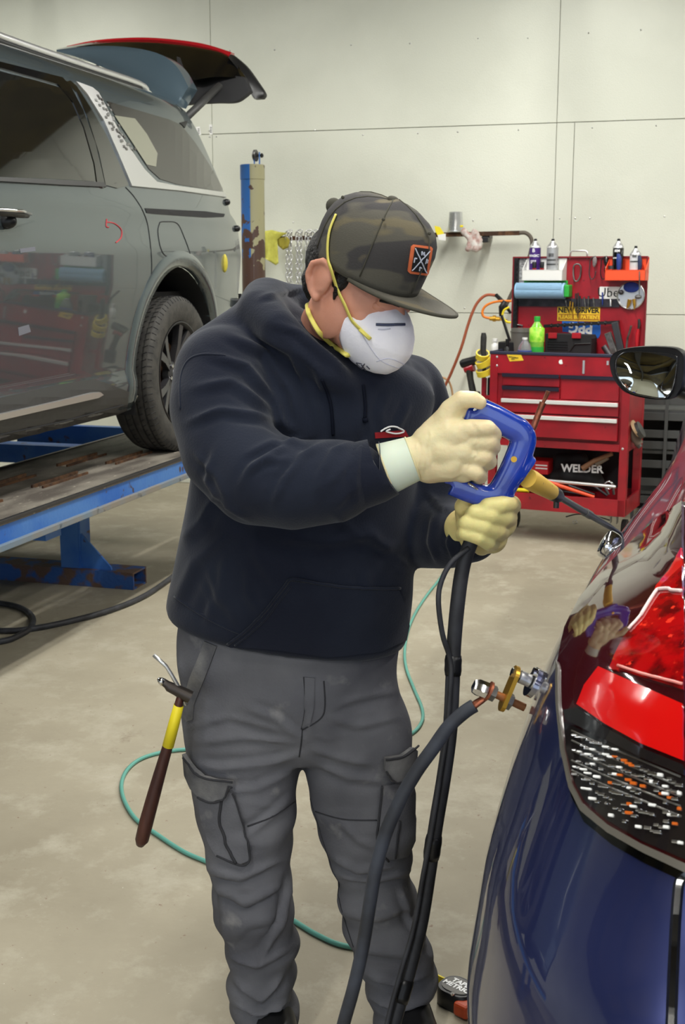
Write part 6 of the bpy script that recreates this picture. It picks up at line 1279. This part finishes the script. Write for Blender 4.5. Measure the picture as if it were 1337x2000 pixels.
b = B(); b.tube([ax(.22), ax(.25), ax(.29), ax(.32)], [.010, .0135, .012, .008], 14); b.cyl(ax(.28)+Vector((0, 0, 0)), ax(.28)-Z*.022, .005, n=10); obj('clamp_collar', b, m_dsteel, gun, None, 40)
b = B(); b.tube([ax(.30), ax(.6), ax(.85), ax(.93), ax(1.0)], [.0058, .0064, .0056, .004, .003], 14); b.cyl(ax(.58), ax(.64), .0078, n=12); obj('electrode_rod', b, mat('grey_electrode', c(112, 112, 108), .5, .6), gun, None, 40)
b = B(); pts = [gp(1040, 838, .004), gp(1052, 806, .004), gp(1060, 786, .004)]; b.tube(pts, [.0054, .0054, .0058], 12); b.tube([gp(1060, 786, .004), gp(1067, 772, .004), gp(1070, 764, .004)], [.0058, .0076, .0078], 12, flat=.45); obj('copper_rod', b, m_copper, gun, None, 40)
# right hand (near): glove
b = B(); q = lambda L_: [(gp(x, y, d), r_) for x, y, d, r_ in L_]
b.chain(q([(800, 897, 0, .036), (836, 890, 0, .036)]), 18); b.chain(q([(842, 868, 0, .034), (880, 850, -.012, .030), (908, 850, -.016, .022)]), 18); b.chain(q([(842, 905, 0, .034), (880, 905, -.012, .030), (905, 918, -.012, .021)]), 18); b.chain(q([(866, 880, -.010, .034), (905, 882, -.018, .024)]), 18); b.chain(q([(850, 850, .004, .028), (872, 820, .004, .023), (895, 800, .0, .018)]), 16)
for (kx, ky, mx, my, tx, ty, r_) in ((915, 838, 950, 838, 962, 850, .0150), (922, 864, 953, 865, 962, 874, .0140), (920, 890, 946, 893, 955, 901, .0135), (908, 916, 930, 924, 938, 931, .0125)):
    b.chain(q([(kx-30, ky+4, -.014, r_*1.25), (kx, ky, -.024, r_*1.12), (mx, my, -.030, r_*1.05), (tx, ty, -.012, r_), (tx-8, ty+4, .014, r_*.93), (tx-30, ty+2, .026, r_*.9)]), 16)
b.chain(q([(862, 842, 0, .026), (880, 800, -.006, .0185), (900, 782, -.012, .0155), (925, 780, -.016, .0135), (936, 786, -.016, .0115)]), 16)
gl1 = remesh(b, .0026, 3); a = co(gl1); setco(gl1, a+nrm(gl1)*(noise3(a, 110, 21)*.0005)[:, None])
folds(gl1, [([(812, 860), (818, 895), (812, 935)], 3, .0014), ([(822, 858), (828, 895), (824, 935)], 3, .0012), ([(900, 810), (925, 822), (945, 850)], 4, .0012), ([(835, 862), (838, 900), (835, 930)], 3, .0009), ([(850, 930), (880, 934), (905, 925)], 3, .001), ([(838, 838), (842, 850), (836, 870)], 3, .001), ([(930, 850), (935, 862), (928, 874)], 2.5, -.0015), ([(926, 876), (932, 888), (924, 900)], 2.5, -.0015), ([(914, 902), (918, 912), (908, 920)], 2.5, -.0013)])
g1 = obj('glove', gl1, m_glove, man, None, True, 'cream latex glove on his right hand')
ca, cb_ = gp(752, 916), gp(806, 896); x, y, d = basis(cb_-ca, Z)
b = B(); b.rings([b.circ(ca.lerp(cb_, t), x, y, r_, 36) for t, r_ in ((0, .040), (.0, .0425), (.04, .0435), (.5, .0405), (1.0, .0375), (1.0, .035))], False); obj('glove_cuff', b, m_cuff, g1, None, 40)
b = B(); b.tube([p for p in b.circ(ca+d*.001, x, y, .0425, 40)], .0018, 6, closed=True); b.tube([p for p in b.circ(cb_, x, y, .0372, 40)], .0016, 6, closed=True); obj('cuff_bead', b, m_strap if 0 else m_glove, g1, None, True)
# left hand (far): glove wrapped round the hose
b = B(); b.chain(q([(905, 1030, .10, .034), (925, 1022, .085, .034), (955, 1015, .06, .036), (975, 1020, .045, .030)]), 18); b.chain(q([(915, 1000, .06, .024), (925, 1050, .06, .026), (960, 1050, .05, .028)]), 16)
for i, (x0_, y0_, x1_, y1_, r_) in enumerate(((1000, 984, 952, 989, .0150), (992, 1010, 928, 1001, .0152), (978, 1035, 912, 1021, .0148), (960, 1058, 909, 1041, .0132))):
    b.chain(q([(x0_-20, y0_+10, .06, r_*1.2), (x0_-2, y0_+2, .03, r_*1.15), (x0_-8, y0_, -.005, r_*1.05), ((x0_+x1_)/2, (y0_+y1_)/2, -.022, r_), (x1_, y1_, -.018, r_*.95), (x1_-8, y1_+3, .0, r_*.8)]), 16)
b.chain(q([(920, 1000, .05, .022), (905, 990, .03, .016), (912, 975, .02, .0135)]), 14)
gl2 = remesh(b, .0026, 2); a = co(gl2); setco(gl2, a+nrm(gl2)*(noise3(a, 110, 31)*.0005)[:, None])
obj('glove', gl2, m_glovey, man, None, True, 'yellowed latex glove on his left hand')
# ------------------------------------------------------------------ cables
hz_ = [(952, 990, 2.0), (938, 1020, 2.005), (918, 1062, 2.01), (903, 1110, 2.01), (893, 1180, 2.0), (886, 1260, 2.0), (883, 1340, 1.99), (878, 1430, 1.98), (866, 1520, 1.97), (851, 1610, 1.96), (838, 1700, 1.96), (822, 1800, 1.95), (800, 1890, 1.93), (774, 1980, 1.90), (755, 2060, 1.86), (745, 2200, 1.74), (740, 2330, 1.60)]
pts = cat([ony(*p) for p in hz_], 8); b = B().tube(pts, .0125, 14); cbl = obj('welding_cable', b, m_cable, None, None, True); tag(cbl, 'thick black cable hanging from the blue gun to the floor', 'cable')
for i in (44, 76, 100):
    b = B(); b.tube([pts[i-2], pts[i-1], pts[i], pts[i+1], pts[i+2]], [.0135, .0148, .0145, .0148, .0135], 14); obj('tape_wrap', b, m_black, cbl, None, True)
b = B().tube(cat([ony(x, y, Y) for x, y, Y in [(915, 1070, 2.0), (880, 1100, 1.99), (860, 1140, 1.985), (856, 1180, 1.98), (864, 1240, 1.98), (878, 1286, 1.985), (880, 1330, 1.975), (872, 1430, 1.965), (858, 1525, 1.955), (843, 1620, 1.945), (826, 1710, 1.945), (808, 1810, 1.935), (785, 1890, 1.915), (760, 1980, 1.885), (740, 2070, 1.84)]], 6), .0045, 10); tag(obj('control_cable', b, m_cable, None, None, True), 'thin black control cable taped alongside the thick one', 'cable')
CE = hit(CBV, 1046, 1332, 1.8)[0]; 
DY = (CE.y); ge = lambda x, y, d=0.: ony(x, y, DY+d)
pts = cat([ge(926, 1378, 0), ge(905, 1392), ge(875, 1420), ge(845, 1462), ge(812, 1508), ge(780, 1565), ge(752, 1630), ge(733, 1700), ge(721, 1770), ge(708, 1850), ge(690, 1930), ge(668, 2010), ge(655, 2080), ge(648, 2200, -.05), ge(645, 2330, -.12)], 8)
b = B().tube(pts, .0102, 14); gc_ = obj('ground_cable', b, mat('dusty_cable_rubber', c(46, 48, 54), .6, c2=c(62, 66, 76), scale=15), None, None, True); tag(gc_, 'thick black ground cable curving down from the clamp on the car', 'cable')
b = B(); b.tube([ge(920, 1382), ge(930, 1374), ge(942, 1366), ge(952, 1360)], [.0085, .009, .008, .005], 10, flat=.6); obj('copper_lug', b, m_copper, gc_, None, True)
k_ = thing('ground_clamp', 'brass and steel ground clamp bolted to the side of the blue car', 'clamp', ge(1000, 1345))
dv = (ge(1020, 1352)-ge(940, 1330)).normalized()
def tubp(name, L_, m, n=16, flat=1.): return obj(name, B().tube([ge(x, y, d) for x, y, r_, d in L_], [r_ for *_, r_, d in L_], n, flat=flat), m, k_, None, 40)
tubp('acorn_nut', [(922, 1339, .004, 0), (924, 1340, .0095, 0), (932, 1342, .0125, 0), (950, 1349, .0125, 0), (954, 1350, .009, 0)], m_chrome, 8)
tubp('washer', [(952, 1349, .015, 0), (956, 1351, .015, 0)], m_copper); tubp('flange_nut', [(957, 1352, .012, 0), (966, 1356, .012, 0)], m_steel, 6); tubp('threaded_bolt', [(955, 1350, .006, 0), (1024, 1382, .006, 0)], mat('rusty_thread', c(150, 100, 64), .5, .6), 12)
pa, pb = ge(1012, 1302), ge(976, 1388); xd = (pb-pa).normalized(); nd = xd.cross(Vector((0, 1, 0))).normalized(); b = B(); pts_ = []
for k2 in range(24):
    a = 2*math.pi*k2/24; L_ = (pb-pa).length/2; pts_.append((pa+pb)/2+xd*(L_-.014)*(1 if math.cos(a) > 0 else -1)*(1 if abs(math.cos(a)) > .05 else 0)+xd*.014*math.cos(a)+Vector((0, 1, 0))*.016*math.sin(a)-nd*.003)
b.prism(pts_, nd*.006); obj('brass_plate', b, m_brass, k_)
tubp('hex_nut', [(985, 1366, .0125, 0), (998, 1372, .0125, 0)], m_steel, 6); tubp('upper_bolt', [(998, 1312, .007, 0), (1004, 1314, .007, 0)], m_chrome, 6); tubp('spacer_nut', [(1008, 1318, .008, 0), (1014, 1321, .008, 0)], m_steel, 6); tubp('chrome_post', [(1014, 1321, .0095, 0), (1034, 1330, .0095, 0)], m_silver)
tubp('round_magnet', [(1036, 1331, .0225, 0), (1046, 1336, .0225, 0)], m_chrome, 24)
b = B().tube([ge(1040, 1312), ge(1052, 1316)], .007, 12); obj('chrome_button', b, m_chrome, k_, None, 40)
# ------------------------------------------------------------------ hammer and rod in the hip pocket
hy = 2.13; hp_ = lambda x, y, d=0.: ony(x, y, hy+d)
hmr = thing('body_hammer', 'hammer with brown wooden handle and yellow tape, hooked in the hip pocket', 'hammer', hp_(310, 1500))
pts = [hp_(354, 1352), hp_(349, 1375), hp_(340, 1410), hp_(326, 1462), hp_(312, 1510), hp_(298, 1560), hp_(285, 1608), hp_(277, 1640), hp_(273, 1650)]
obj('handle', B().tube(pts, [.008, .0105, .0125, .0132, .0150, .0168, .0178, .0170, .010], 20, flat=.75), m_wood, hmr, None, True)
obj('yellow_tape', B().tube([hp_(349, 1377), hp_(340, 1412), hp_(328, 1457)], [.0118, .0132, .0136], 20, flat=.78), m_ytape, hmr, None, True)
obj('hammer_head', B().tube([hp_(310, 1326), hp_(316, 1330), hp_(326, 1337), hp_(330, 1341), (hp_(345, 1348)), hp_(362, 1357), hp_(372, 1362)], [.002, .0065, .0075, .0095, .0105, .012, .012], 14), m_dustb if 0 else mat('dark_hammer_steel', c(74, 68, 64), .4, .7), hmr, None, 40)
obj('bright_tip', B().tube([hp_(308, 1325), hp_(313, 1329), hp_(319, 1333)], [.002, .0068, .0078], 12), m_chrome, hmr, None, True)
b = B().tube([hp_(300, 1279), hp_(324, 1301), hp_(336, 1320), hp_(350, 1344), hp_(364, 1376, .02)], .0036, 10); rd = obj('bent_rod', b, m_silver, None, None, True); tag(rd, 'thin bent white metal rod sticking out of the hip pocket', 'rod')
# ------------------------------------------------------------------ tape measure on the floor
q = onz(893, 1960, 0); tm = thing('tape_measure', 'grey and orange tape measure lying on the floor beside the blue car', 'tape measure', q, math.radians(-42))
TM = WMX[tm]
pf = rrect(.085, .072, .03, 6); b = B(); 
R_ = [[Vector((x*s, z_, y*s+.0)) for x, y in pf] for s, z_ in ((.94, 0), (1, .004), (1, .036), (.94, .040))]
TR = Matrix.Rotation(-math.pi/2, 4, 'X')
b.rings([[Vector((p.x, -p.z, p.y)) for p in r_] for r_ in R_]); cs = obj('case', b, m_black, tm, TM, 40)
b = B(); b.rings([[Vector((x*.80, y*.74, .040)) for x, y in pf], [Vector((x*.80, y*.74, .042)) for x, y in pf]]); obj('face_plate', b, mat('grey_face', c(96, 94, 90), .5), cs, TM)
b = B(); b.bb((.02, -.045, .004), (.055, -.005, .034), .006); obj('orange_corner', b, mat('burnt_orange', c(170, 64, 28), .45), tm, TM)
b = B(); b.bb((-.075, .012, .012), (-.03, .016, .034)); b.bb((-.078, .006, .008), (-.074, .02, .034)); obj('blade', b, m_ytape, tm, TM)
for s, dy in (('TAPE', .011), ('METRIC', -.006)):
    me = text_bm(s, .019, TM @ Matrix.Translation((0, dy, .0425)), .0004, bold=.0008); obj('lettering', me, m_letter, cs)
b = B().cyl((.01, -.03, .038), (.01, -.03, .0425), .005, n=12); obj('screw', b, m_chrome, cs, TM)
